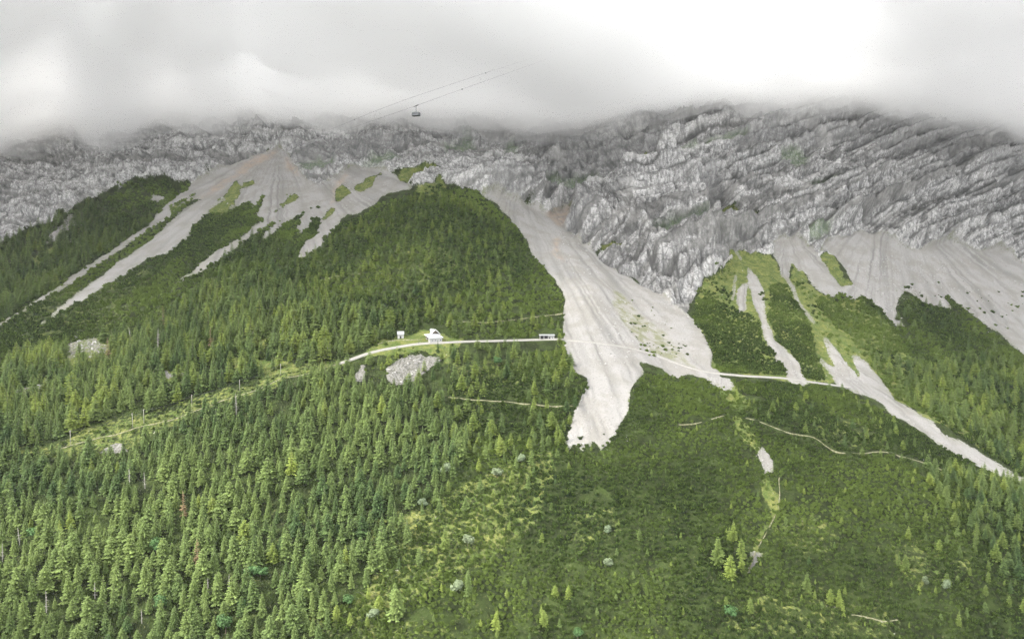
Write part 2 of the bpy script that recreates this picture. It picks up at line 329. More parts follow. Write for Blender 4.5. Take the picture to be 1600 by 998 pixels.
SHADE_STAIN = [[(455,225),(520,222),(600,216),(700,212),(760,214),(700,232),(620,240),(600,248),(545,256),(520,266),(490,285),(470,268)],  # steep walls darkened: shade of their facing painted in, with wet streaks
 [(700,225),(800,222),(860,216),(1000,210),(1035,212),(1030,235),(1000,250),(950,276),(900,292),(850,296),(820,312),(760,300),(740,290),(850,285),(880,250),(800,235)],
 [(1090,262),(1110,255),(1125,300),(1110,345),(1096,320)],[(1120,215),(1350,190),(1480,220),(1600,250),(1750,260),(1750,330),(1600,300),(1480,270),(1420,245),(1300,230),(1150,250)],[(860,350),(900,330),(1000,300),(1010,306),(930,345),(890,360)]]
dk = np.zeros(PX.shape)
_wx = fbm(X / 16, Y / 16, Z / 16, 3) - .5
for p in SHADE_STAIN: dk[inside(p, PX + _wx * 40, PY + _wx * 30)] = 1
def blur(a, k=1):
    for _ in range(k):
        b = a.copy(); b[1:] += a[:-1]; b[:-1] += a[1:]; b[:, 1:] += a[:, :-1]; b[:, :-1] += a[:, 1:]; a = b / 5
    return a
rks = blur(rk, 6); scs = blur(sc, 4); ocs = blur(oc, 4)
# rock relief
big = ridged(X / 150, Y / 150, Z / 150, 3)
tilt = 0.42 * smooth(-60, 90, X)
s = Z - tilt * X + 0.10 * (Y - 950) + 20 * fbm(X / 190, Y / 190, Z / 190, 3) + 5 * fbm(X / 22, Y / 22, Z / 22, 2)
def saw(t, sharp=0.82):
    f = t - np.floor(t); return np.where(f < sharp, f / sharp, (1 - f) / (1 - sharp))
m1 = fbm(X / 60, Y / 60 + 9, Z / 60, 3)
leftw = smooth(40, -120, X)
m2 = fbm(X / 35 + 7, Y / 35 + 9, Z / 35, 3)
terr = saw(s / 44, .86) * 15 * smooth(0.30, 0.44, m1) + saw(s / 17.3 + 0.3, .85) * 6.5 * smooth(0.34, 0.50, m2) + saw(s / 5.9) * 1.4 * smooth(0.6, 0.4, m1)
jx = X + 14 * (fbm(X / 40, Y / 40, Z / 25, 3) - .5)
flute = ridged(jx / 8, Z / 18, Y / 30, 4, .6) * 2.6 * smooth(0.35, 0.6, m2) + ridged(jx / 27 + Z / 60, Z / 60, Y / 60, 4) * 8.0
fine = ridged(X / 5.5, Y / 5.5, Z / 5.5, 3) * 1.6 + (fbm(X / 2.2, Y / 2.2, Z / 2.2, 2) - .5) * 1.6
gully = ridged(X / 62 + Z / 120, Y / 120, Z / 160, 4)
mass = ridged(X / 44, Y / 60, Z / 36, 3)
rough = 0.35 + 1.3 * smooth(.38, .62, fbm(X / 50 + 3, Y / 50, Z / 50 + 8, 3))
rw = smooth(90, 220, X)
disp = rks * (big * 30 * (1 - .35 * rw) + mass * 9 * (1 - .6 * rw) + terr * (1 - 0.55 * leftw) * (1 + .25 * rw) + flute * (0.5 + 0.5 * rough) * (1 - .1 * rw) + fine * rough * (1.5 + 0.2 * leftw) + gully * 20 * (1 - .5 * rw) - 50 + 18 * rw)
def block(a, b, c, k):
    ib = np.floor(b).astype(int); ia = np.floor(a + _lat[ib & 63, (ib * 7 + k) & 63, k] * 3).astype(int); ic = np.floor(c).astype(int)
    return _lat[ia & 63, ib & 63, (ic + k) & 63]
blk_ = block(jx / 21, s / 15, Y / 60, 3) * 6.5 * smooth(.35, .5, m2) + block(jx / 8.5, s / 5.9, Y / 30, 9) * 3.6 + block(jx / 4.2, s / 3.1, Y / 20, 21) * 1.7 * rough
disp = disp + rks * (blk_ - 5) * (1 - .25 * leftw)
bedt = fbm(s / 6.5, X / 260, Z / 400, 4, .6)
for p, amp in BUTT:
    _q2 = fbm(X / 22, Y / 22, Z / 22, 4) - .5
    disp = disp + rks * amp * blur(inside(p, PX + _q2 * 45, PY + _q2 * 30).astype(float), 9)
disp = disp * (1 - 0.55 * blur(lg, 5))
disp = disp + scs * ((st - 0.5) * 2.0 + (fbm(X / 30, Y / 30, Z / 30, 3) - .5) * 4 + (fbm(X / 3, Y / 3, Z / 3, 2) - .5) * 0.5)
gnd = 1 - np.clip(rks + scs, 0, 1)
disp = disp + gnd * ((fbm(X / 38, Y / 38, Z / 38, 4) - .5) * 10 + (fbm(X / 9, Y / 9, Z / 9, 3) - .5) * 3.2)
disp = disp + ocs * (ridged(X / 7, Y / 7, Z / 9, 3) * 4 - 1.5)
flat = blur((line_dist([(x, y) for x, y in ROAD], PX, PY) < 9).astype(float), 6)
disp = disp * (1 - 0.85 * np.clip(flat, 0, 1))
V = P + N * disp[..., None]
# crevice and under-ledge shade painted into the rock from its relief, plus dark joints
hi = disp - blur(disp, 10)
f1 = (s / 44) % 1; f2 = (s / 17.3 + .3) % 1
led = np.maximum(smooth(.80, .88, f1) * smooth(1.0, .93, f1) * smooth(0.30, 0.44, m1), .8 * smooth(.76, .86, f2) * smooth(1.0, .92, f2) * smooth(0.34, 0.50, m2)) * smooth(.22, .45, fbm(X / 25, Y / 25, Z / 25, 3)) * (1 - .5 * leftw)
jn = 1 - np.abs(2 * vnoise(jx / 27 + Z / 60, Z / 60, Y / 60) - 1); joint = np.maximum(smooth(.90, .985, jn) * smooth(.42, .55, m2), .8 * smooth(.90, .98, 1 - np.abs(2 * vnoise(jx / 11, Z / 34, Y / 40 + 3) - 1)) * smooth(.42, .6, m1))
crack_shade = np.clip(np.clip(-hi / 2.2 - 0.1, 0, .8) + led * .95 + joint * .7, 0, 1) * rks
# rows behind the crest and down into the valley so the sheet has no cut edge
top = V[0]; back = []
for k, (dy, dz) in enumerate(((60, -10), (160, -60), (420, -260), (900, -420))):
    back.append(top + np.array([0, dy, dz]) + np.stack([0 * top[:, 0], 0 * top[:, 0], (fbm(top[:, 0] / 40, k, 1.0) - .5) * 20], -1))
bot = V[-1]; front = [bot + np.array([0, -60 * k, -26 * k]) for k in (1, 2, 3.5)]
VV = np.concatenate([np.stack(back[::-1]), V, np.stack(front)], 0)
nb, nf = len(back), len(front)
def pad(a): return np.concatenate([np.repeat(a[:1], nb, 0), a, np.repeat(a[-1:], nf, 0)], 0)
nr, nc = VV.shape[:2]
me = bpy.data.meshes.new('mountain_terrain')
me.vertices.add(nr * nc); me.vertices.foreach_set('co', VV.reshape(-1).astype(np.float32))
ii = (np.arange(nr - 1)[:, None] * nc + np.arange(nc - 1)[None]).ravel()
quads = np.stack([ii, ii + nc, ii + nc + 1, ii + 1], 1).astype(np.int32)
me.loops.add(quads.size); me.loops.foreach_set('vertex_index', quads.ravel())
me.polygons.add(len(quads)); me.polygons.foreach_set('loop_start', np.arange(0, quads.size, 4, dtype=np.int32))
me.polygons.foreach_set('use_smooth', np.ones(len(quads), bool))
def colattr(name, r, g, b, a):
    at = me.attributes.new(name, 'FLOAT_COLOR', 'POINT')
    at.data.foreach_set('color', np.stack([pad(r), pad(g), pad(b), pad(a)], -1).astype(np.float32).ravel())
colattr('cover', blur(sc, 4), blur(rk, 4), blur(md, 6), blur(lg, 5))
colattr('cover2', blur(pk, 4), blur(sy, 2), blur(oc), st)
colattr('cover3', crack_shade, blur(dk, 12), bedt, blur(sc, 22))
me.update(); me.validate()

t = NT('mountain_ground'); pos = t.pos()
c1 = t.sep(t.attr('cover')); lgA = t.attr('cover', 'Alpha'); c2 = t.sep(t.attr('cover2')); stA = t.attr('cover2', 'Alpha'); c3 = t.sep(t.attr('cover3')); bandA = t.attr('cover3', 'Alpha')
n_lo = t.noise(pos, 0.02, 4); n_mid = t.noise(pos, 0.12, 5, 0.6); n_hi = t.noise(pos, 0.9, 4, 0.65); n_ed = t.noise(pos, 0.33, 6, 0.72)
def edge(f, k=1.3): return t.ramp(t.math('ADD', f, t.math('MULTIPLY', t.math('SUBTRACT', n_ed, 0.5), k)), 0.40, 0.60)
# undergrowth
soil = t.mix(t.ramp(n_mid, 0.35, 0.65), (0.014, 0.020, 0.007), (0.034, 0.050, 0.014))
soil = t.mix(t.ramp(n_hi, 0.55, 0.75), soil, (0.10, 0.105, 0.045))
mead = t.mix(t.ramp(n_mid, 0.35, 0.65), (0.065, 0.100, 0.022), (0.165, 0.175, 0.050))
mead = t.mix(t.ramp(n_hi, 0.45, 0.75), mead, (0.17, 0.165, 0.085))
mead = t.mix(t.math('MULTIPLY', t.ramp(t.noise(pos, 0.4, 5, 0.7), 0.40, 0.62), 0.6), mead, (0.045, 0.075, 0.02))
mead = t.mix(t.ramp(t.noise(pos, 0.35, 4, 0.7), 0.66, 0.72), mead, (0.42, 0.41, 0.38))
# rock
streak = t.noise(t.mapping(pos, (0.30, 0.2, 0.12)), 1.0, 5, 0.65)
bed = t.noise(t.mapping(pos, (0.03, 0.03, 0.42), (0, R(-17), 0)), 1.0, 5, 0.65)
rockc = t.mix(t.ramp(streak, 0.36, 0.62), (0.18, 0.18, 0.178), (0.46, 0.455, 0.445))
blk = t.n('TexVoronoi'); blk.feature = 'DISTANCE_TO_EDGE'; t.put(blk.inputs['Vector'], t.mapping(pos, (0.11, 0.11, 0.14), (0, R(-17), 0))); blk.inputs['Scale'].default_value = 1.0
rockc = t.mix(t.ramp(blk.outputs['Distance'], 0.06, 0.0, 0.0, 0.65), rockc, (0.07, 0.07, 0.07))
rockc = t.mix(t.math('MULTIPLY', t.ramp(bed, 0.50, 0.66), 0.35), rockc, (0.15, 0.15, 0.148))
rockc = t.mix(t.ramp(c3[2], 0.50, 0.62, 0, 0.7), rockc, (0.125, 0.122, 0.115))
rockc = t.mix(t.ramp(c3[2], 0.42, 0.34, 0, 0.4), rockc, (0.44, 0.435, 0.42))
rockc = t.mix(t.math('MULTIPLY', t.ramp(n_hi, 0.52, 0.62), 0.45), rockc, (0.13, 0.13, 0.128))
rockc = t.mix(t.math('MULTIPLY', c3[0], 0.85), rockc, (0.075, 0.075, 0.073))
rockc = t.mix(t.math('MULTIPLY', c3[1], 0.5), rockc, (0.16, 0.16, 0.158))
rockc = t.mix(t.math('MULTIPLY', t.ramp(n_lo, 0.55, 0.75), 0.35), rockc, (0.5, 0.49, 0.47))
ledc = t.mix(t.ramp(n_mid, 0.35, 0.6), (0.055, 0.10, 0.045), (0.10, 0.15, 0.06))
rockc = t.mix(t.math('MULTIPLY', lgA, t.ramp(n_hi, 0.60, 0.46, 0, .75)), rockc, ledc)
# scree
scr = t.mix(t.ramp(stA, 0.25, 0.6), (0.20, 0.195, 0.188), (0.275, 0.268, 0.258))
scr = t.mix(t.ramp(n_hi, 0.52, 0.68, 0, 0.6), scr, (0.13, 0.128, 0.123))
scr = t.mix(t.ramp(t.noise(pos, 0.05, 4, .6), 0.42, 0.62, 0, 0.5), scr, (0.19, 0.18, 0.16))
scr = t.mix(t.math('MULTIPLY', t.ramp(n_mid, 0.55, 0.75), 0.3), scr, (0.26, 0.25, 0.235))
scr = t.mix(t.math('MULTIPLY', c2[0], t.ramp(n_mid, 0.3, 0.6, 0.1, 0.6)), scr, (0.33, 0.25, 0.19))
scr = t.mix(t.ramp(stA, 0.40, 0.22, 0, 0.6), scr, (0.15, 0.148, 0.142))
scr = t.mix(t.ramp(t.math('ADD', bandA, t.math('MULTIPLY', t.math('SUBTRACT', n_ed, 0.5), 1.6)), 0.62, 0.42, 0, 0.85), scr, t.mix(t.ramp(n_hi, 0.4, 0.6), (0.20, 0.20, 0.16), (0.09, 0.115, 0.04)))
stony = t.mix(t.ramp(n_mid, 0.4, 0.62), (0.26, 0.25, 0.23), (0.15, 0.16, 0.08))
scr = t.mix(t.math('MULTIPLY', c2[1], 0.75), scr, stony)
outc = t.mix(t.ramp(n_hi, 0.4, 0.62), (0.20, 0.195, 0.187), (0.10, 0.10, 0.08))
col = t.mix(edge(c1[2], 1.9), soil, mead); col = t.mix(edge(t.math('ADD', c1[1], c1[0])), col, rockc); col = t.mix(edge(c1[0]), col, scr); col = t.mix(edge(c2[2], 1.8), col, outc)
bh = t.math('ADD', n_hi, t.math('MULTIPLY', streak, t.math('MULTIPLY', c1[1], 1.6)))
t.principled(col, 0.92, bh, 1.1, 0.85, 0.1)
me.materials.append(t.m)
terrain = link(bpy.data.objects.new('mountain_terrain', me)); tag(terrain, 'grey rock walls, pale scree and green slopes of the mountainside', 'mountain', kind='structure')

# surface lookup on the finished sheet: photo column/row -> world point
_cx, _cy = xs, ys
def ground(px, py):
    px = np.asarray(px, float); py = np.asarray(py, float)
    fx = np.clip(np.interp(px, _cx, np.arange(len(_cx))), 0, len(_cx) - 1.001); fy = np.clip(np.interp(py, _cy, np.arange(len(_cy))), 0, len(_cy) - 1.001)
    i = fx.astype(int); j = fy.astype(int); fx = (fx - i)[..., None]; fy = (fy - j)[..., None]
    return (V[j, i] * (1 - fx) + V[j, i+1] * fx) * (1 - fy) + (V[j+1, i] * (1 - fx) + V[j+1, i+1] * fx) * fy

# ------------------------------------------------------------------ road and footpaths: ribbons draped over the slope
gravel = NT('pale_gravel'); _p = gravel.pos(); _g = gravel.noise(_p, 1.4, 5, 0.65)
gravel.principled(gravel.mix(gravel.ramp(_g, 0.3, 0.7), (0.22, 0.213, 0.198), (0.29, 0.282, 0.265)), 0.95, _g, 0.15, 0.5, 0.1)
earth = NT('worn_path'); _p = earth.pos(); _g = earth.noise(_p, 0.8, 5, 0.65)
earth.principled(earth.mix(earth.ramp(_g, 0.35, 0.65), (0.12, 0.12, 0.06), (0.25, 0.24, 0.17)), 0.95, _g, 0.15, 0.5, 0.1)
def ribbon(name, line, width, mat, lift=0.35):
    L = np.array(line, float); seg = np.hypot(*np.diff(L, axis=0).T); u = np.concatenate([[0], np.cumsum(seg)])
    n = max(8, int(u[-1] / 4)); tt = np.linspace(0, u[-1], n)
    cx = np.interp(tt, u, L[:, 0]); cyy = np.interp(tt, u, L[:, 1])
    C = ground(cx, cyy)
    C[:, 2] = np.convolve(np.pad(C[:, 2], 3, 'edge'), np.ones(7) / 7, 'valid'); C[:, 1] = np.convolve(np.pad(C[:, 1], 3, 'edge'), np.ones(7) / 7, 'valid')
    T = np.gradient(C, axis=0); T[:, 2] = 0; T /= np.linalg.norm(T, axis=1, keepdims=True)
    S = np.stack([-T[:, 1], T[:, 0], 0 * T[:, 0]], 1)
    vs_, fs = [], []
    wv = width * (0.85 + 0.3 * vnoise(tt / 9, 0.5, 0.5))
    rows = [(-1.0, -0.9), (-0.85, 0.0), (0.0, 0.05), (0.85, 0.0), (1.0, -0.9)]
    for i in range(n):
        for a, dz in rows:
            q = C[i] + S[i] * a * wv[i] / 2; vs_.append((q[0], q[1], q[2] + lift + dz + (a * 0.25 if width > 2 else a * 0.12)))
    k = len(rows)
    for i in range(n - 1):
        for j in range(k - 1): fs.append((i*k+j, i*k+j+1, (i+1)*k+j+1, (i+1)*k+j))
    o = mesh_obj(name, vs_, fs, mat, None, True); tag(o, kind='structure'); return o
ribbon('gravel_road', ROAD, 4.3, gravel.m, 0.4)
for i, pth in enumerate(PATHS): ribbon('footpath', pth, 0.6 if i == 0 else 0.4 if i == 7 else 0.55, earth.m, 0.3)

# ------------------------------------------------------------------ vegetation: materials
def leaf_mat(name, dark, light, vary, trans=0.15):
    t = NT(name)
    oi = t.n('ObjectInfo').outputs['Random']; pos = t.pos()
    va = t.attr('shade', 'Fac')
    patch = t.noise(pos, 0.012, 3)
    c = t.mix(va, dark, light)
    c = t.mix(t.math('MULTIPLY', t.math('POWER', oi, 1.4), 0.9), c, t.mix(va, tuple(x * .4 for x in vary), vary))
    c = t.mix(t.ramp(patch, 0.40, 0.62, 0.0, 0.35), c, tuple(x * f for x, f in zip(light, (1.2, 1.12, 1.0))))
    p = t.n('BsdfPrincipled'); t.put(p.inputs['Base Color'], c); p.inputs['Roughness'].default_value = 0.75; p.inputs['Specular IOR Level'].default_value = 0.15
    tr = t.n('BsdfTranslucent'); t.put(tr.inputs[0], c)
    mx = t.n('MixShader'); mx.inputs[0].default_value = trans
    t.L.new(p.outputs[0], mx.inputs[1]); t.L.new(tr.outputs[0], mx.inputs[2]); t.L.new(mx.outputs[0], t.out.inputs[0])
    return t.m
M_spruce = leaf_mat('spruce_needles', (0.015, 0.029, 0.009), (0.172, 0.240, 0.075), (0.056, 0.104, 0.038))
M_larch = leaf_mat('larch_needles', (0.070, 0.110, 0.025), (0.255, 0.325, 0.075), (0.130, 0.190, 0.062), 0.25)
M_mugo = leaf_mat('dwarf_pine_needles', (0.010, 0.020, 0.006), (0.165, 0.240, 0.056), (0.076, 0.122, 0.032), 0.12)
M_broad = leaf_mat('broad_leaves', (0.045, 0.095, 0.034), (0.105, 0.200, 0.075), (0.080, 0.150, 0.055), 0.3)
M_pale = leaf_mat('pale_willow_leaves', (0.12, 0.17, 0.10), (0.24, 0.30, 0.19), (0.2, 0.25, 0.15), 0.3)
M_brown = leaf_mat('dying_needles', (0.14, 0.10, 0.055), (0.26, 0.20, 0.12), (0.20, 0.17, 0.09), 0.2)
M_dead = plain('bleached_wood', (0.33, 0.31, 0.29), 0.9, 0.3, 3)
M_bark = plain('grey_brown_bark', (0.12, 0.095, 0.075), 0.95, 0.3, 4)

def trunk_geo(h, r0, r1, k=6, segs=4, lean=0.0, rnd=random):
    v, f = [], []
    for i in range(segs + 1):
        t_ = i / segs; rr = r0 + (r1 - r0) * t_; ox = lean * t_ * t_
        for j in range(k):
            a = 2 * math.pi * j / k; v.append((ox + rr * math.cos(a), rr * math.sin(a), h * t_ - (0.8 if i == 0 else 0)))
    for i in range(segs):
        for j in range(k): f.append((i*k+j, i*k+(j+1) % k, (i+1)*k+(j+1) % k, (i+1)*k+j))
    return v, f
def conifer_geo(seed, R0=0.20, levels=17, per=9, droop=0.22, base=0.06, gap=0.0, curve=0.8, fat=1.0, sparse=0.0):
    """unit-height crown: whorls of drooping boughs, each a spray of small hanging faces; shade = per face tone"""
    r = random.Random(seed); v, f, sh = [], [], []
    for L in range(levels):
        t_ = (L + r.uniform(-.3, .3)) / levels; z0 = base + (1 - base) * t_ * 0.985
        rad = R0 * (1 - t_) ** curve * r.uniform(0.82, 1.12) + 0.012
        n = max(4, int(per * (0.55 + 0.45 * (1 - t_)))); a0 = r.uniform(0, 6.28)
        for b in range(n):
            if r.random() < sparse: continue
            a = a0 + 6.283 * b / n + r.uniform(-.25, .25); rl = rad * r.uniform(0.68, 1.18)
            ca, sa = math.cos(a), math.sin(a); dr = droop * rl * r.uniform(0.6, 1.4)
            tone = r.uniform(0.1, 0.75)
            segs = 3 if rl > 0.07 else 2
            for k in range(segs):
                q0 = k / segs; q1 = (k + 1.25) / segs
                w = rl * (0.22 * (1 - q0) + 0.13) * fat * r.uniform(.8, 1.2)
                for sgn in (-1, 1):
                    x0, x1 = rl * q0, rl * min(q1, 1.05)
                    zz0 = z0 - dr * q0 ** 1.2; zz1 = z0 - dr * q1 ** 1.2
                    hang = 0.012 + 0.22 * w * r.uniform(.5, 1.4)
                    p0 = (x0, 0, zz0); p1 = (x1, 0, zz1 + 0.004)
                    p2 = (x1 * 0.88, sgn * w, zz1 - hang * 0.8); p3 = (x0 + 0.25 * (x1 - x0), sgn * w * 0.75, zz0 - hang)
                    i0 = len(v)
                    for (px_, py_, pz_) in (p0, p1, p2, p3): v.append((px_ * ca - py_ * sa, px_ * sa + py_ * ca, pz_))
                    f.append((i0, i0+1, i0+2, i0+3) if sgn > 0 else (i0, i0+3, i0+2, i0+1))
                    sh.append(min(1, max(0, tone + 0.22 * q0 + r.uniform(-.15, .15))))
    i0 = len(v); v += [(0.008, 0, 0.95), (-0.006, 0.007, 0.95), (-0.006, -0.007, 0.95), (0, 0, 1.0)]
    f += [(i0, i0+1, i0+3), (i0+1, i0+2, i0+3), (i0+2, i0, i0+3)]; sh += [0.9] * 3
    return v, f, sh
def blob_geo(seed, R0=0.45, H=1.0, n=420, leaf=0.07, lobes=7, base=0.25):
    """unit-height leafy crown: leaf clumps spread through several lobes"""
    r = random.Random(seed); v, f, sh = [], [], []
    cs = [(r.uniform(-.5, .5) * R0, r.uniform(-.5, .5) * R0, base + (H - base) * r.uniform(0.3, 0.8), r.uniform(.45, .75) * R0) for _ in range(lobes)]
    for i in range(n):
        c = cs[i % lobes]; th = r.uniform(0, 6.283); u = r.uniform(-0.7, 1); q = r.uniform(0.72, 1.05) * c[3]
        d = (math.sqrt(1 - u*u) * math.cos(th), math.sqrt(1 - u*u) * math.sin(th), u)
        p = Vector((c[0] + d[0] * q, c[1] + d[1] * q, c[2] + d[2] * q * 0.85))
        nn = (Vector(d) + Vector((r.uniform(-.6, .6), r.uniform(-.6, .6), r.uniform(-.3, .8)))).normalized()
        t1 = nn.orthogonal().normalized(); t2 = nn.cross(t1); s_ = leaf * r.uniform(.6, 1.3)
        a = r.uniform(0, 6.28); e1 = (t1 * math.cos(a) + t2 * math.sin(a)) * s_; e2 = nn.cross(e1) * 0.8
        i0 = len(v); v += [tuple(p - e1 - e2 * .5), tuple(p + e1 * .2 - e2), tuple(p + e1 + e2 * .3), tuple(p - e1 * .3 + e2)]
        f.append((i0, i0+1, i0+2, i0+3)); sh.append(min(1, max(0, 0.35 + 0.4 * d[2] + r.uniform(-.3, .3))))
    return v, f, sh
def mugo_geo(seed, n=110):
    """low dwarf pine: a flat heap of upturned tufts, 1 m radius"""
    r = random.Random(seed); v, f, sh = [], [], []
    for i in range(n):
        th = r.uniform(0, 6.283); q = math.sqrt(r.random()) * (0.9 + 0.25 * math.sin(3 * th + seed)); x, y = q * math.cos(th), q * math.sin(th)
        z = (0.30 + 0.34 * math.sin(2.3 * x + seed) * math.cos(2.9 * y + seed * 2)) * math.sqrt(max(0, 1 - (q / 1.25) ** 2)) * r.uniform(0.6, 1.2) + .05
        tone = r.uniform(0, 1)
        out = Vector((x * 0.8 + r.uniform(-.5, .5), y * 0.8 + r.uniform(-.5, .5), r.uniform(0.5, 1.2))).normalized()
        s1 = out.orthogonal().normalized(); s2 = out.cross(s1); L_ = r.uniform(0.2, 0.5); w = r.uniform(0.06, 0.13)
        for k in range(2):
            a = r.uniform(0, 3.14); e = (s1 * math.cos(a) + s2 * math.sin(a)) * w
            p = Vector((x, y, z)); b = p - out * 0.22
            i0 = len(v); v += [tuple(b - e * .5), tuple(b + e * .5), tuple(p + out * L_ * .5 + e), tuple(p + out * L_), tuple(p + out * L_ * .5 - e)]
            f.append((i0, i0+1, i0+2, i0+3, i0+4)); sh.append(min(1, max(0, tone ** 2.2 + r.uniform(-.08, .08))))
    # woody skirt down to the ground, darkened for the shade under the tufts
    k = 9; i0 = len(v)
    for j in range(k): v.append((0.82 * math.cos(6.283*j/k) * r.uniform(.8, 1.1), 0.82 * math.sin(6.283*j/k) * r.uniform(.8, 1.1), -0.45))
    for j in range(k): v.append((0.7 * math.cos(6.283*j/k), 0.7 * math.sin(6.283*j/k), 0.28 * r.uniform(.7, 1.3)))
    v.append((0, 0, 0.5)); 
    for j in range(k):
        f.append((i0+j, i0+(j+1) % k, i0+k+(j+1) % k, i0+k+j)); sh.append(0.0)
        f.append((i0+k+j, i0+k+(j+1) % k, i0+2*k)); sh.append(0.05)
    return v, f, sh
def dead_geo(seed):
    r = random.Random(seed); v, f = trunk_geo(1.0, 0.016, 0.003, 5, 5)
    for L in range(34):
        z = r.uniform(0.2, 0.96); a = r.uniform(0, 6.283); l = 0.12 * (1.05 - z) ** 0.7 * r.uniform(.5, 1.3) + 0.01; dz = r.uniform(-0.05, 0.015)
        c, s_ = math.cos(a), math.sin(a); w = 0.0045; i0 = len(v)
        v += [(-s_*w, c*w, z), (s_*w, -c*w, z), (0, 0, z + 2*w), (c*l, s_*l, z + dz * l * 8)]
        f += [(i0, i0+1, i0+3), (i0+1, i0+2, i0+3), (i0+2, i0, i0+3)]
    return v, f
def mk_mesh(name, v, f, mats, sh=None, mi=None):
    me = bpy.data.meshes.new(name); me.from_pydata([tuple(p) for p in v], [], f)
    for m in mats: me.materials.append(m)
    if mi is not None: me.polygons.foreach_set('material_index', mi)
    if sh is not None:
        a = me.attributes.new('shade', 'FLOAT', 'FACE'); a.data.foreach_set('value', sh)
    me.update(); return me
class Kind:
    def __init__(s, name, crown, mat, th=0.95, tr=0.016, tmat=None):
        v, f, sh = crown; s.name = name
        s.crown = mk_mesh('crown', v, f, [mat], sh)
        tv, tf = trunk_geo(th, tr, 0.003); s.trunk = mk_mesh('trunk', tv, tf, [tmat or M_bark])
        n = len(v); s.both = bpy.data.objects.new(name, mk_mesh(name, list(v) + tv, list(f) + [tuple(i + n for i in q) for q in tf], [mat, tmat or M_bark], list(sh) + [0.0] * len(tf), [0] * len(f) + [1] * len(tf)))
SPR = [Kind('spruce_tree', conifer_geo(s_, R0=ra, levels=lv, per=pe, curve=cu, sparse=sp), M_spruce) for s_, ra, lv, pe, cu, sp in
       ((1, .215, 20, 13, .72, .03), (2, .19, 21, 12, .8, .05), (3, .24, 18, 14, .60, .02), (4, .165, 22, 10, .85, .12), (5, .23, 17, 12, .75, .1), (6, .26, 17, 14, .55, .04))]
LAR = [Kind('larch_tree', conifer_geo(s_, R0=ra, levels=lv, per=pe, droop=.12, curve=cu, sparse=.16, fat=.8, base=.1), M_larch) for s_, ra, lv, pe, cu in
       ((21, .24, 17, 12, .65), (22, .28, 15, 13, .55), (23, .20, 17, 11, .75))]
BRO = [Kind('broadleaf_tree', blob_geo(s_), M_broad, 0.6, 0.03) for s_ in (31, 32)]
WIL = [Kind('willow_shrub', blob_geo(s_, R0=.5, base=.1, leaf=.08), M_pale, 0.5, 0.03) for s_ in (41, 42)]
BRN = Kind('dying_spruce', conifer_geo(51, R0=.15, levels=16, per=7, sparse=.35), M_brown)
DEA = [mk_mesh('dead_tree', *dead_geo(s_), [M_dead]) for s_ in (61, 62, 63)]
MUG = [bpy.data.objects.new('dwarf_pine', mk_mesh('dwarf_pine', *(lambda g: (g[0], g[1], [M_mugo], g[2]))(mugo_geo(s_)))) for s_ in (71, 72, 73, 74)]

# ------------------------------------------------------------------ vegetation: where it stands
def sample(poly, spacing, n_try, mask_fn=None, dens=None, seed=0, existing=None):
    """blue-noise points inside a photo outline, spaced in metres on the ground plan"""
    g = np.random.default_rng(seed); Pp = np.asarray(poly, float); x0, y0 = Pp.min(0); x1, y1 = Pp.max(0)
    cx = g.uniform(x0, x1, n_try); cy_ = g.uniform(y0, y1, n_try); m = inside(poly, cx, cy_); cx, cy_ = cx[m], cy_[m]
    G = ground(cx, cy_); gx = ground(cx + 2, cy_); gy = ground(cx, cy_ - 2)
    jac = np.linalg.norm(np.cross(gx - G, gy - G), axis=1); jac = np.minimum(jac, np.percentile(jac, 97) + 1e-9)
    keep = g.random(len(cx)) < jac / jac.max()
    cx, cy_, G = cx[keep], cy_[keep], G[keep]
    if dens is not None:
        k = g.random(len(cx)) < dens(cx, cy_, G); cx, cy_, G = cx[k], cy_[k], G[k]
    grid = {} if existing is None else existing; out = []
    inv = 1.0 / spacing; s2 = spacing * spacing
    for i in range(len(cx)):
        x, y = G[i, 0], G[i, 1]; a, b = int(math.floor(x * inv)), int(math.floor(y * inv)); ok = True
        for da in (-1, 0, 1):
            for db in (-1, 0, 1):
                for (u, w) in grid.get((a + da, b + db), ()):
                    if (u - x)**2 + (w - y)**2 < s2: ok = False; break
                if not ok: break
            if not ok: break
        if ok: grid.setdefault((a, b), []).append((x, y)); out.append(i)
    return cx[out], cy_[out], G[out]
allpaths = [(ROAD, 4.5)] + [(p, 3.2) for p in PATHS]
def clear(cx, cy_, G, meadow=0.0, stony=True):
    jx = cx + 9 * (fbm(G[:, 0] / 5, G[:, 1] / 5, 2.2, 2) - .5); jy = cy_ + 7 * (fbm(G[:, 0] / 5, G[:, 1] / 5, 7.7, 2) - .5)
    sc, rk, md, lg, pk, sy, oc, st = cover_at(jx, jy, G)
    ok = (sc < .5) & (rk < .5) & (oc < .5)
    for l, w in allpaths: ok &= line_dist(l, cx, cy_) > w
    d = ok.astype(float); d = np.where(md > .7, d * meadow, np.where(md > .45, d * max(meadow, .35), np.where(md > .3, d * max(meadow, .6), d)))
    return d
HOUSES = [(675, 524, 34), (626, 523, 14), (855, 525, 22)]
def no_house(cx, cy_):
    ok = np.ones(len(cx), bool)
    for hx, hy, w in HOUSES: ok &= ~((np.abs(cx - hx) < w * .62 + 3) & (cy_ > hy - w * .35 - 3) & (cy_ < hy + 24))
    return ok
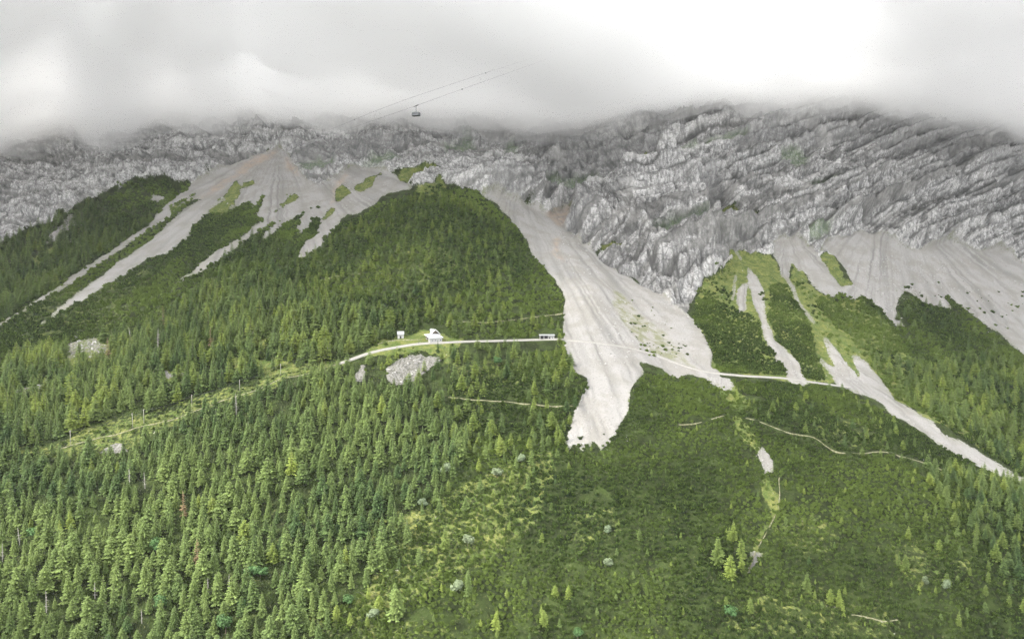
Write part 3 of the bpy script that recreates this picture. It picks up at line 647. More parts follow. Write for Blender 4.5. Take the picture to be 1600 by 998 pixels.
ZONES = [ # name, outline, spacing, height range, density noise (lo, hi), meadow share
 ('lower', [(-220,690),(60,700),(120,708),(200,698),(260,668),(340,645),(440,608),(545,572),(560,602),(600,600),(640,600),(700,640),(735,700),(700,760),(650,830),(610,890),(560,925),(540,960),(500,1000),(480,1120),(-220,1120)], 4.7, (7.5, 15.5), (0.26, 0.42), 0.25, 0),
 ('middle', [(-220,640),(0,590),(30,555),(90,548),(180,528),(260,500),(310,455),(370,445),(440,440),(480,470),(560,495),(640,505),(700,515),(620,525),(560,548),(440,582),(300,622),(150,662),(70,692),(-220,700)], 5.5, (11, 17), (0.30, 0.50), 0.08, 0),
 ('upper', [(460,470),(430,430),(480,400),(540,365),(600,330),(660,306),(740,318),(800,375),(830,440),(770,480),(880,512),(870,528),(640,520),(560,500)], 7.6, (7, 12.5), (0.36, 0.60), 0.2, 0),
 ('ridge', [(330,420),(400,370),(480,395),(440,440),(310,460)], 13, (10, 15), (0.3, 0.6), 0.2, 0),
 ('far_left', [(-220,500),(0,388),(60,356),(118,330),(150,318),(165,345),(215,352),(262,330),(248,345),(180,384),(110,432),(0,500),(-220,640)], 7.2, (13, 17), (0.3, 0.5), 0.05, 0),
 ('below_road', [(560,565),(700,545),(880,534),(900,600),(914,610),(880,700),(760,720),(700,700),(640,600)], 6.5, (6, 12), (0.40, 0.62), 0.2, 1),
 ('transition', [(690,640),(880,660),(895,705),(830,760),(720,860),(640,920),(560,1000),(520,1000),(560,925),(620,890),(700,760)], 7.5, (4.5, 9), (0.40, 0.60), 0.7, 1),
 ('right_slope', [(1140,606),(1320,608),(1380,650),(1500,735),(1560,748),(1750,810),(1750,1060),(1480,1040),(1420,900),(1380,760),(1330,700),(1160,650)], 7.5, (3.5, 8.5), (0.38, 0.58), 0.3, 1),
 ('right_forest', [(1440,725),(1560,748),(1750,810),(1750,980),(1600,960),(1540,880),(1470,800)], 5.8, (7, 11), (0.30, 0.5), 0.3, 0),
 ('far_right', [(1340,570),(1380,560),(1450,580),(1520,560),(1560,560),(1600,575),(1750,640),(1750,810),(1640,760),(1560,718),(1480,668),(1400,615)], 7.0, (9, 14), (0.30, 0.55), 0.15, 0),
 ('far_right_top', [(1300,500),(1400,490),(1460,470),(1560,540),(1600,575),(1520,565),(1450,580),(1360,560)], 15, (8, 12), (0.4, 0.6), 0.2, 0),
 ('lone', [(700,705),(900,710),(1000,600),(1140,610),(1380,760),(1420,900),(1480,1040),(520,1100),(640,930),(830,770)], 8.5, (1.9, 4.6), (0.28, 0.52), 0.6, 1),
]
EX = []   # (x, y) of everything tall, for spacing across kinds
trees = []  # px, py, G, height, kind ('s','l'), zone
for zi, (zn, poly, sp, (h0, h1), (d0, d1), mead_, lar) in enumerate(ZONES):
    def dens(cx, cy_, G, d0=d0, d1=d1, mead_=mead_, zn=zn):
        nz = fbm(G[:, 0] / 24, G[:, 1] / 24, zi + .5, 3)
        d = smooth(d0, d1, nz) * clear(cx, cy_, G, mead_) * no_house(cx, cy_)
        if zn == 'below_road': d = d * np.where(cx > 860, 0.25, 1)
        return d
    area_try = {4.7: 60000, 5.5: 60000}.get(sp, 24000)
    cx, cy_, G = sample(poly, sp, area_try, dens=dens, seed=100 + zi)
    g = np.random.default_rng(zi)
    for a, b, c in zip(cx, cy_, G):
        h = g.uniform(h0, h1) * (0.6 if g.random() < 0.12 else 1)
        if zn == 'lower': h *= 0.92 + 0.12 * (b > 850)
        kind = 'l' if g.random() < (0.55 if lar else (0.62 if zn == 'upper' else 0.25 if zn in ('far_right', 'right_forest', 'middle') else 0.03)) else 's'
        trees.append([a, b, c, h, kind, zn])
print('trees', len(trees), {z[0]: sum(1 for t_ in trees if t_[5] == z[0]) for z in ZONES})

def scatter(name, items, kinds, label, cat, seed=0, tilt=0.0):
    """one object: instances of the kind's models on given points (position, size, width factor)"""
    n = len(items); g = np.random.default_rng(seed)
    me = bpy.data.meshes.new(name); me.vertices.add(n)
    me.vertices.foreach_set('co', np.array([i[0] for i in items], np.float32).ravel())
    sc3 = np.array([(i[1] * i[2], i[1] * i[2], i[1]) for i in items], np.float32)
    a = me.attributes.new('sc3', 'FLOAT_VECTOR', 'POINT'); a.data.foreach_set('vector', sc3.ravel())
    rot = np.stack([g.normal(0, tilt + 0.015, n), g.normal(0, tilt + 0.015, n), g.uniform(0, 6.283, n)], 1).astype(np.float32)
    a = me.attributes.new('rot3', 'FLOAT_VECTOR', 'POINT'); a.data.foreach_set('vector', rot.ravel())
    a = me.attributes.new('pick', 'INT', 'POINT'); a.data.foreach_set('value', g.integers(0, len(kinds), n).astype(np.int32))
    o = link(bpy.data.objects.new(name, me)); tag(o, label, cat, None, 'stuff')
    ng = bpy.data.node_groups.new(name, 'GeometryNodeTree')
    ng.interface.new_socket('Geometry', in_out='INPUT', socket_type='NodeSocketGeometry'); ng.interface.new_socket('Geometry', in_out='OUTPUT', socket_type='NodeSocketGeometry')
    gi = ng.nodes.new('NodeGroupInput'); go = ng.nodes.new('NodeGroupOutput'); ip = ng.nodes.new('GeometryNodeInstanceOnPoints'); jn = ng.nodes.new('GeometryNodeJoinGeometry')
    for k in kinds:
        oi = ng.nodes.new('GeometryNodeObjectInfo'); oi.inputs['Object'].default_value = k; oi.inputs['As Instance'].default_value = True
        ng.links.new(oi.outputs['Geometry'], jn.inputs[0])
    def na(nm, ty):
        x = ng.nodes.new('GeometryNodeInputNamedAttribute'); x.data_type = ty; x.inputs[0].default_value = nm; return x.outputs[0]
    e2r = ng.nodes.new('FunctionNodeEulerToRotation'); ng.links.new(na('rot3', 'FLOAT_VECTOR'), e2r.inputs[0])
    ng.links.new(gi.outputs[0], ip.inputs['Points']); ng.links.new(jn.outputs[0], ip.inputs['Instance'])
    ip.inputs['Pick Instance'].default_value = True; ng.links.new(na('pick', 'INT'), ip.inputs['Instance Index'])
    ng.links.new(e2r.outputs[0], ip.inputs['Rotation']); ng.links.new(na('sc3', 'FLOAT_VECTOR'), ip.inputs['Scale'])
    ng.links.new(ip.outputs[0], go.inputs[0])
    md_ = o.modifiers.new('scatter', 'NODES'); md_.node_group = ng
    return o

def tree_thing(name, kind, loc, h, wf, label, cat, group=None, rz=None, parts=True):
    e = bpy.data.objects.new(name, None); link(e); e.location = loc; e.rotation_euler = (random.gauss(0, .02), random.gauss(0, .02), random.uniform(0, 6.28) if rz is None else rz)
    e.scale = (h * wf, h * wf, h); e.empty_display_size = 0.1
    tag(e, label, cat, group)
    for nm, me_ in (('trunk', kind.trunk), ('crown', kind.crown)): link(bpy.data.objects.new(nm, me_), e)
    return e

# ------------------------------------------------------------------ buildings
def frame_at(px, py, yaw):
    o = ground(np.array([px]), np.array([py]))[0]; return Vector(o), R(yaw)
def boxg(bm, x0, x1, y0, y1, z0, z1):
    vs_ = [bm.verts.new((x, y, z)) for z in (z0, z1) for x, y in ((x0, y0), (x1, y0), (x1, y1), (x0, y1))]
    for q in ((0, 3, 2, 1), (4, 5, 6, 7), (0, 1, 5, 4), (1, 2, 6, 5), (2, 3, 7, 6), (3, 0, 4, 7)): bm.faces.new([vs_[i] for i in q])
def prismg(bm, pts, axis, a, b):
    """extrude a 2D outline along x ('x': pts are y,z) or y ('y': pts are x,z)"""
    mk = (lambda p, t_: (t_, p[0], p[1])) if axis == 'x' else (lambda p, t_: (p[0], t_, p[1]))
    A = [bm.verts.new(mk(p, a)) for p in pts]; B = [bm.verts.new(mk(p, b)) for p in pts]
    bm.faces.new(A); bm.faces.new(B[::-1]); n = len(pts)
    for i in range(n): bm.faces.new((A[i], B[i], B[(i+1) % n], A[(i+1) % n]))
def part(name, build, mat, parent, bevel=0.0):
    bm = bmesh.new(); build(bm); bmesh.ops.recalc_face_normals(bm, faces=bm.faces)
    if bevel: bmesh.ops.bevel(bm, geom=list(bm.edges), offset=bevel, segments=1, affect='EDGES')
    me_ = bpy.data.meshes.new(name); bm.to_mesh(me_); bm.free(); me_.materials.append(mat)
    return link(bpy.data.objects.new(name, me_), parent)
def empty(name, loc, rz, label, cat, group=None):
    e = link(bpy.data.objects.new(name, None)); e.location = loc; e.rotation_euler = (0, 0, rz); e.empty_display_size = .1
    return tag(e, label, cat, group)
W_wall = plain('white_render', (0.33, 0.33, 0.32), 0.85, 0.06, 0.6); W_roof = plain('pale_sheet_roof', (0.42, 0.43, 0.45), 0.55, 0.05, 0.5)
W_grey = plain('grey_sheet_roof', (0.27, 0.28, 0.29), 0.6, 0.1, 0.6); W_dark = plain('dark_opening', (0.03, 0.03, 0.035), 0.6)
W_wood = plain('weathered_boards', (0.16, 0.14, 0.11), 0.9, 0.25, 1.2); W_trim = plain('white_trim', (0.6, 0.6, 0.59), 0.6, 0.03)
W_glass = plain('window_glass', (0.04, 0.05, 0.06), 0.15, 0.05, 1, 0, 0.6); W_conc = plain('pale_concrete', (0.45, 0.44, 0.42), 0.9, 0.1, 1)
W_steel = plain('galvanised_steel', (0.30, 0.31, 0.32), 0.5, 0.1, 1, 0.6)

o_, yw = frame_at(671.5, 536.5, 28)
h = empty('mountain_station', o_, yw, 'white mountain hut with pale roof and tall open gable beside the gravel road', 'hut')
part('foundation', lambda b: boxg(b, -.15, 10.15, -.15, 18, -3.0, .12), W_conc, h)
part('wall', lambda b: (boxg(b, 0, 10, 0, 3.0, .12, 3.7), boxg(b, 2.6, 10, 3.0, 9.5, .12, 3.7)), W_wall, h)
part('porch_back_wall', lambda b: boxg(b, 0, 2.58, 6.4, 9.5, .12, 3.7), W_wood, h)
part('porch_post', lambda b: boxg(b, 0.05, .3, 5.9, 6.15, .12, 3.7), W_trim, h)
part('porch_opening', lambda b: boxg(b, 2.5, 2.6 - .004, 3.05, 6.3, .12, 3.2), W_dark, h)
part('roof', lambda b: prismg(b, [(-.7, 3.72), (10.0, 5.9), (10.0, 6.15), (-.7, 4.0)], 'x', -.8, 10.8), W_roof, h)
for x0 in (1.4, 4.2, 7.9):
    w_ = part('window', lambda b: boxg(b, x0, x0 + 1.1, -.05, .05, 1.5, 2.6), W_trim, h)
    part('pane', lambda b: boxg(b, x0 + .12, x0 + .98, -.08, -.04, 1.62, 2.48), W_glass, w_)
part('gable_house', lambda b: prismg(b, [(3.2, .12), (13.2, .12), (13.2, 4.2), (8.2, 9.0), (3.2, 4.2)], 'y', 10.2, 18), W_wood, h)
part('gable_roof', lambda b: (prismg(b, [(2.4, 3.7), (8.2, 9.25), (8.2, 9.6), (2.1, 3.8)], 'y', 8.8, 18.6), prismg(b, [(14.0, 3.7), (14.3, 3.8), (8.203, 9.6), (8.203, 9.25)], 'y', 8.8, 18.6)), W_grey, h)
part('barge_board', lambda b: (prismg(b, [(2.2, 3.45), (8.2, 9.1), (8.2, 9.65), (2.0, 3.85)], 'y', 8.6, 8.79), prismg(b, [(14.2, 3.45), (14.4, 3.85), (8.203, 9.65), (8.203, 9.1)], 'y', 8.6, 8.79)), W_trim, h)
part('chimney', lambda b: boxg(b, 10.6, 11.3, 13, 13.7, 5.5, 8.4), W_conc, h)

o_, yw = frame_at(626, 529.5, 6)
h = empty('tower_hut', o_, yw, 'small tall white hut with grey roof and dark door left of the big hut', 'shed')
part('wall', lambda b: prismg(b, [(-2.3, -1.5), (2.3, -1.5), (2.3, 3.3), (0, 4.9), (-2.3, 3.3)], 'y', 0, 3.8), W_wall, h) if False else part('wall', lambda b: prismg(b, [(0, -1.5), (3.8, -1.5), (3.8, 3.2), (1.9, 5.0), (0, 3.2)], 'x', -2.25, 2.25), W_wall, h)
part('roof', lambda b: (prismg(b, [(-.5, 2.86), (1.9, 5.12), (1.9, 5.34), (-.6, 3.02)], 'x', -2.6, 2.6), prismg(b, [(4.3, 2.86), (4.4, 3.02), (1.903, 5.34), (1.903, 5.12)], 'x', -2.6, 2.6)), W_grey, h)
d_ = part('door', lambda b: boxg(b, -.65, .55, -.06, .05, 0, 1.9), W_dark, h)
part('handle', lambda b: boxg(b, .32, .42, -.12, -.065, .9, 1.05), W_steel, d_)

o_, yw = frame_at(855, 530.5, 3)
h = empty('long_shed', o_, yw, 'long low white shed with dark bays beside the scree', 'shed')
part('wall', lambda b: (boxg(b, 0.6, 5.6, 0, 3.6, -1.5, 3.0), boxg(b, -5.6, .598, 3.2, 3.6, -1.5, 3.0)), W_wall, h)
part('pier', lambda b: boxg(b, -5.6, -5.2, 0, 3.19, -1.5, 3.0), W_wall, h); part('pier', lambda b: boxg(b, -2.7, -2.2, 0, 3.19, -1.5, 3.0), W_wall, h)
for x0, x1 in ((-5.2, -2.7), (-2.2, .6)): part('bay', lambda b: boxg(b, x0 + .002, x1 - .002, 1.6, 1.7, -.4, 3.0), W_dark, h)
part('door', lambda b: boxg(b, 1.3, 2.4, -.06, .04, 0, 2.1), W_dark, h)
w_ = part('window', lambda b: boxg(b, 3.6, 4.7, -.05, .04, 1.0, 2.1), W_trim, h); part('pane', lambda b: boxg(b, 3.72, 4.58, -.08, -.045, 1.12, 1.98), W_glass, w_)
part('roof', lambda b: prismg(b, [(-.7, 3.03), (4.1, 3.75), (4.1, 3.95), (-.7, 3.25)], 'x', -6.1, 6.1), W_grey, h)

def tube(name, pts, r, mat, parent=None, k=6):
    v, f = [], []; Pn = [Vector(p) for p in pts]
    for i, p in enumerate(Pn):
        d = (Pn[min(i+1, len(Pn)-1)] - Pn[max(i-1, 0)]).normalized(); a = d.cross(Vector((0, 0, 1)))
        a = a.normalized() if a.length > .01 else Vector((1, 0, 0)); b = a.cross(d)
        for j in range(k): q = 2 * math.pi * j / k; v.append(p + (a * math.cos(q) + b * math.sin(q)) * (r if not callable(r) else r(i / (len(Pn)-1))))
    for i in range(len(Pn)-1):
        for j in range(k): f.append((i*k+j, i*k+(j+1) % k, (i+1)*k+(j+1) % k, (i+1)*k+j))
    f += [tuple(range(k))[::-1], tuple(range((len(Pn)-1)*k, len(Pn)*k))]
    return mesh_obj(name, v, f, mat, parent, True)
# pale pole by the small hut
g_ = Vector(ground(np.array([605.5]), np.array([529.]))[0])
e = empty('flag_pole', g_, 0, 'thin pale pole standing in the grass left of the small tall hut', 'pole')
tube('pole', [(0, 0, -.5), (0, 0, 2.5), (0, 0, 5.2)], 0.14, W_trim, e); part('base', lambda b: boxg(b, -.35, .35, -.35, .35, -.6, .2), W_conc, e)
# wooden posts and wires of the line that runs down the clearing
wirepts = [(512, 559, 9), (440, 592, 8), (375, 613, 8), (300, 636, 8), (225, 662, 9), (207, 667, 9), (110, 694, 9)]
tops = []
PL = ['at the upper end of the clearing', 'near the bend of the clearing', 'between the spruces left of the bend', 'in the middle of the clearing', 'in the open lower clearing', 'just left of the open clearing post', 'at the far lower end of the clearing']
for (a, b, hh), pl in zip(wirepts, PL):
    g_ = Vector(ground(np.array([float(a)]), np.array([float(b)]))[0])
    e = empty('line_post', g_, R(10), 'slim grey wire post standing ' + pl, 'post', 'posts of the wire line in the clearing')
    tube('mast', [(0, 0, -.8), (0, 0, hh * .5), (0, 0, hh)], 0.13, M_dead, e); part('cross_arm', lambda b_: boxg(b_, -.1, .1, -1.1, 1.1, hh - .5, hh - .3), M_dead, e)
    tops.append(g_ + Vector((0, 0, hh - .4)))
for sgn, lb in ((-1, 'thin dark wire strung over the clearing, nearer side of the posts'), (1, 'thin dark wire strung over the clearing, farther side of the posts')):
    pts = []
    for p, q in zip(tops[:-1], tops[1:]):
        for i in range(10):
            t_ = i / 10; m = p.lerp(q, t_) + Vector((0, sgn * 1.0, -1.6 * 4 * t_ * (1 - t_))); pts.append(m)
    pts.append(tops[-1] + Vector((0, sgn, 0)))
    tag(tube('overhead_wire', pts, 0.05, W_dark), lb, 'wire', 'wires over the clearing')

# ------------------------------------------------------------------ cable car
M_rope = plain('steel_rope', (0.30, 0.30, 0.31), 0.6, 0.05, 1); M_cab = plain('cabin_silver', (0.13, 0.135, 0.14), 0.4, 0.06, .6, 0.1)
M_cabd = plain('cabin_underside', (0.015, 0.015, 0.017), 0.6); M_cabg = plain('cabin_window', (0.09, 0.10, 0.11), 0.2, 0.05, 1, 0, .6)
def rope_pt(line, px):
    L = np.array(line, float); py = np.interp(px, L[:, 0], L[:, 1]); D = np.interp(px, [415, 440, 530, 650, 810, 1000], [1100, 1064, 965, 880, 800, 735])
    return Vector(unproj(px, py, D))
R1 = [(415,246),(436,236),(476,218.5),(530,197),(580,176),(632,156.5),(700,133.5),(759,114),(800,101),(900,68),(1000,34)]
R2 = [(415,254),(452,237),(476,227),(530,207),(590,186),(650,165.5),(722,139.5),(775,121),(810,108.5),(900,76),(1000,42)]
for line, riders, lb in ((R1, (554, 759), 'upper of the two thin cable car ropes rising into the cloud'), (R2, (476, 722), 'lower of the two thin cable car ropes, carrying the cabin')):
    pts = [rope_pt(line, px) for px in np.linspace(418, 980, 60)]
    # smooth the polyline
    for _ in range(3): pts = [pts[0]] + [(pts[i-1] + pts[i] * 2 + pts[i+1]) / 4 for i in range(1, len(pts)-1)] + [pts[-1]]
    e = tag(tube('track_rope', pts, 0.14, M_rope), lb, 'cable', 'cable car ropes')
    for px in riders:
        q = min(pts, key=lambda p: abs(proj(np.array(p))[0] - px)); q2 = rope_pt(line, px)
        part('rope_clamp', lambda b: boxg(b, q2.x - .8, q2.x + .8, q2.y - .4, q2.y + .4, q2.z - .9, q2.z + .5), M_rope, e, .15)
p_ = rope_pt(R2, 650)
cc = empty('cable_car', p_ - Vector((0, 0, 11.5)), R(-24), 'grey cable car cabin hanging from the lower rope below the cloud', 'cable car')
cc.scale = (1.15, 1.15, 1.15)
def cabin(b):
    sec = [(-4.3, .5), (-3.9, 0), (3.9, 0), (4.3, .5), (4.0, 2.6), (3.3, 3.4), (-3.3, 3.4), (-4.0, 2.6)]
    prismg(b, sec, 'y', -1.9, 1.9)
part('cabin_body', cabin, M_cab, cc, .12)
part('floor_tray', lambda b: boxg(b, -4.0, 4.0, -1.95, 1.95, -.5, -.01), M_cabd, cc, .1)
for x0, x1 in ((-3.7, -1.4), (-1.2, 1.2), (1.4, 3.7)): part('window', lambda b: boxg(b, x0, x1, -1.96, 1.96, 1.3, 2.5), M_cabg, cc, .0)
part('roof_frame', lambda b: (boxg(b, -2.2, 2.2, -.5, .5, 3.41, 3.8)), M_cab, cc, .08)
part('hanger', lambda b: (prismg(b, [(-.5, 3.81), (.5, 3.81), (.35, 6.0), (.25, 9.6), (-.25, 9.6), (-.15, 6.0)], 'y', -.25, .25)), M_rope, cc)
part('carriage', lambda b: prismg(b, [(-2.6, 9.0), (-.6, 9.61), (.6, 9.61), (2.6, 10.4), (2.7, 10.9), (0, 10.3), (-2.7, 9.5)], 'y', -.35, .35), M_cabd, cc)

# ------------------------------------------------------------------ people (a few pixels tall)
M_pb = [plain('skin_tone', (0.45, 0.30, 0.22)), plain('dark_jacket', (0.025, 0.03, 0.045)), plain('blue_trousers', (0.05, 0.06, 0.10)), plain('brown_hair', (0.05, 0.03, 0.02))]
def person(loc, rz, label, stride):
    J = [(0,0,.95,.14,.11),(0,0,1.18,.15,.11),(0,0,1.40,.17,.11),(0,0,1.50,.06,.06),(0,-.01,1.62,.085,.10),(0,-.01,1.72,.08,.09),
         (.10,0,.88,.10,.10),(.11,-.16*stride,.50,.07,.07),(.11,-.10*stride,.09,.05,.05),(.11,-.26*stride-.05,.04,.05,.035),
         (-.10,0,.88,.10,.10),(-.11,.12*stride,.50,.07,.07),(-.11,.30*stride,.11,.05,.05),(-.11,.2*stride-.05,.04,.05,.035),
         (.20,0,1.40,.06,.06),(.26,.06*stride,1.12,.045,.045),(.27,-.06*stride,.88,.035,.035),(.27,-.08*stride,.78,.04,.025),
         (-.20,0,1.40,.06,.06),(-.26,-.06*stride,1.12,.045,.045),(-.27,-.2*stride,.90,.035,.035),(-.27,-.24*stride,.81,.04,.025)]
    E = [(0,1),(1,2),(2,3),(3,4),(4,5),(0,6),(6,7),(7,8),(8,9),(0,10),(10,11),(11,12),(12,13),(2,14),(14,15),(15,16),(16,17),(2,18),(18,19),(19,20),(20,21)]
    m = bpy.data.meshes.new('person'); m.from_pydata([j[:3] for j in J], E, []); o = bpy.data.objects.new('person', m); COL.objects.link(o)
    o.modifiers.new('s', 'SKIN'); sv = m.skin_vertices[0].data
    for v_, j in zip(sv, J): v_.radius = j[3:]
    sv[0].use_root = True
    sb = o.modifiers.new('u', 'SUBSURF'); sb.levels = 1; sb.render_levels = 1
    dg = bpy.context.evaluated_depsgraph_get(); ev = bpy.data.meshes.new_from_object(o.evaluated_get(dg)); o.modifiers.clear(); o.data = ev
    ev.materials.clear()
    for mm in M_pb: ev.materials.append(mm)
    for p in ev.polygons:
        z = p.center.z; p.use_smooth = True
        p.material_index = 3 if z > 1.68 or (z > 1.58 and p.center.y > .05) else 0 if z > 1.47 or (z < .86 and abs(p.center.x) > .22 and z > .7) else 1 if z > .93 else 2 if z > .1 else 1
    o.location = loc; o.rotation_euler = (0, 0, rz); tag(o, label, 'person'); return o
person(Vector(ground(np.array([654.5]), np.array([538.6]))[0]) + Vector((0, 0, .85)), R(-60), 'person in dark clothes walking on the gravel road left of the big hut', 1)
person(Vector(ground(np.array([695.0]), np.array([545.0]))[0]) + Vector((0, 0, .1)), R(20), 'person in dark clothes on the grass below the right end of the big hut', .7)

# ------------------------------------------------------------------ single trees that stand out
def hero(kind, px, py, hpx, wf, name, label, cat, group=None, sink=.3):
    G = ground(np.array([float(px)]), np.array([float(py)]))[0]; hh = hpx * G[1] / F
    loc = Vector(G) - Vector((0, 0, sink))
    heroes.append((G[0], G[1], hh))
    if isinstance(kind, Kind): return tree_thing(name, kind, loc, hh, wf, label, cat, group)
    o = link(bpy.data.objects.new(name, kind)); o.location = loc; o.scale = (hh * wf, hh * wf, hh); o.rotation_euler = (random.gauss(0, .04), random.gauss(0, .04), random.uniform(0, 6)); return tag(o, label, cat, group)
heroes = []
L_ = 'larch_tree'
for k, px, py, hp, wf, lb in [
 (0,1120,882,46,1.0,'broad grey green larch, tallest of the clump beside the stony gully'),
 (1,1139,909,43,1.0,'light green larch at the front of the clump beside the stony gully'),
 (2,1139,846,26,1.0,'small larch at the back left of the clump beside the stony gully'),
 (0,1146,843,32,.9,'bright green larch at the back of the clump beside the stony gully'),
 (1,1157,876,36,.85,'slim larch at the right of the clump, nearest the stony gully'),
 (2,1156,896,32,.95,'low light green larch tucked right of the front larch of the clump'),
 (0,1261,924,34,1.0,'lone dark green larch on the scrub slope right of the stony gully'),
 (2,1272,936,18,1.0,'small pointed larch leaning on the lone dark green larch'),
 (1,1298,942,27,1.1,'broad larch, left of the three together near the lower footpath'),
 (0,1311,946,31,.9,'tallest of the three larches together near the lower footpath'),
 (2,1317,962,25,.8,'slim larch in front of the three together near the lower footpath'),
 (1,1171,960,28,.9,'pale larch standing alone below the stony gully'),
 (0,1413,892,28,1.2,'broad light green larch alone in the right hand scrub'),
 (2,1403,884,22,1.0,'slim larch close behind the broad larch in the right hand scrub'),
 (1,1464,866,22,1.0,'small rounded larch alone in the upper right hand scrub'),
 (0,998,846,20,1.0,'small light green larch alone in the dark scrub below the scree tongue'),
 (1,850,976,28,1.1,'yellow green larch at the bottom edge, centre of the scrub'),
 (2,846,958,18,1.0,'small larch right behind the yellow green one at the bottom edge'),
 (0,775,980,30,1.1,'broad larch near the bottom edge where the scrub thins'),
 (2,796,826,20,.9,'pale larch in the sunlit grassy strip'),
 (1,847,845,17,1.0,'small light larch at the right end of the sunlit grassy strip'),
 (0,695,858,40,.85,'tall larch standing at the left end of the sunlit grassy strip'),
 (2,680,866,22,.9,'small pale larch beside the tall larch of the sunlit strip'),
 (1,867,931,20,1.3,'left of the two light larches side by side low in the centre'),
 (0,888,934,22,1.2,'right of the two light larches side by side low in the centre')]:
    hero(LAR[k], px, py, hp, wf * 1.05, L_, lb, 'larch', 'larches standing apart in the scrub')
for k, px, py, hp, wf, lb in [
 (2,620,962,48,1.35,'very broad dark spruce alone in the open ground at the bottom'),
 (1,731,928,46,.95,'slender tall spruce with a pale bush at its foot'),
 (4,480,985,30,1.2,'squat spruce at the right foot of the forest near the bottom edge'),
 (0,548,838,44,1.0,'tall spruce at the outer right corner of the dense forest'),
 (3,616,720,46,1.0,'tall narrow spruce on the right border of the dense forest')]:
    hero(SPR[k], px, py, hp, wf, 'spruce_tree', lb, 'spruce', 'spruces standing apart')
for k, px, py, hp, wf, lb in [
 (0,353,990,30,1.0,'large round blue green broadleaf tree at the bottom of the forest'),
 (1,250,956,26,.9,'bright green broadleaf tree among spruces left of the round one'),
 (1,243,862,26,.8,'dark green broadleaf tree deep in the left forest'),
 (0,378,950,16,1.2,'small vivid green broadleaf above the large round one'),
 (1,395,906,18,1.5,'spreading blue green broadleaf in the middle of the forest'),
 (0,408,905,16,1.4,'low broadleaf joined to the right side of the spreading one'),
 (1,544,944,17,1.1,'small round vivid green broadleaf right of the forest foot'),
 (0,903,998,18,1.2,'round grey green broadleaf cut by the bottom edge'),
 (1,1140,968,18,1.3,'round light green broadleaf below the larch clump'),
 (0,780,568,16,1.0,'green broadleaf in the scrub below the long shed'),
 (1,54,842,18,1.1,'small green broadleaf near the left edge of the forest')]:
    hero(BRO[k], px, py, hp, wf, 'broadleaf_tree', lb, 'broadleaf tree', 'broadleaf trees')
for k, px, py, hp, wf, lb in [
 (0,714,924,20,1.0,'pale grey green shrub at the foot of the slender spruce'),
 (1,731,851,20,1.0,'silvery shrub in the sunlit grassy strip'),
 (0,583,962,12,1.6,'flat pale shrub left of the very broad spruce'),
 (1,950,884,12,1.6,'pale spreading shrub alone in the dark central scrub'),
 (0,698,742,16,1.2,'silvery shrub at the upper forest border, left one'),
 (1,776,748,16,1.2,'silvery shrub between the small trees below the path'),
 (0,813,724,15,1.0,'whitish shrub beside two small spruces left of the scree foot'),
 (1,660,790,14,1.3,'pale shrub inside the dark border of the forest'),
 (0,949,832,12,1.1,'yellowish shrub in the dark scrub below the scree tongue'),
 (1,1443,916,15,.8,'whitish shrub in the right hand scrub, lower one'),
 (0,1474,924,16,.8,'whitish shrub right of the lower whitish one')]:
    hero(WIL[k], px, py, hp, wf, 'willow_shrub', lb, 'shrub', 'pale shrubs')
for i, (px, py, hp, lb) in enumerate([(203,760,30,'left of the two bare grey trunks high in the lower forest'),(227,764,28,'right of the two bare grey trunks high in the lower forest'),
 (358,920,26,'bare bleached tree beside the pale spruces of the central forest'),(325,930,30,'bare forked grey tree left of the bleached one'),(74,958,38,'tall bare grey tree low at the left'),
 (32,852,30,'thin bare tree near the left edge'),(223,975,26,'bare trunk near the bottom left of the round broadleaf'),(147,932,28,'pair of bare trunks low in the left forest'),(5,880,32,'bare tree at the very left edge'),
 (248,548,34,'bare trunk in the middle forest above the clearing, left'),(205,535,26,'bare trunk near the rocky clearing'),(370,650,34,'pale bare tree above the lower forest beside the clearing')]):
    hero(DEA[i % 3], px, py, hp, 1.3, 'dead_tree', lb, 'dead tree', 'bare dead trees', .5)
for px, py, hp, lb in [(286,800,40,'rusty needled spruce in the upper middle of the lower forest'),(308,885,46,'spruce with a reddish dry top in the lower forest'),(170,560,34,'pinkish dying spruce at the rocky clearing'),(254,512,36,'pale brownish spruce at the edge of the green slope'),(330,540,30,'dry pale spruce in the middle forest')]:
    hero(BRN, px, py, hp, 1.1, 'dying_spruce', lb, 'dying spruce', 'dying spruces')

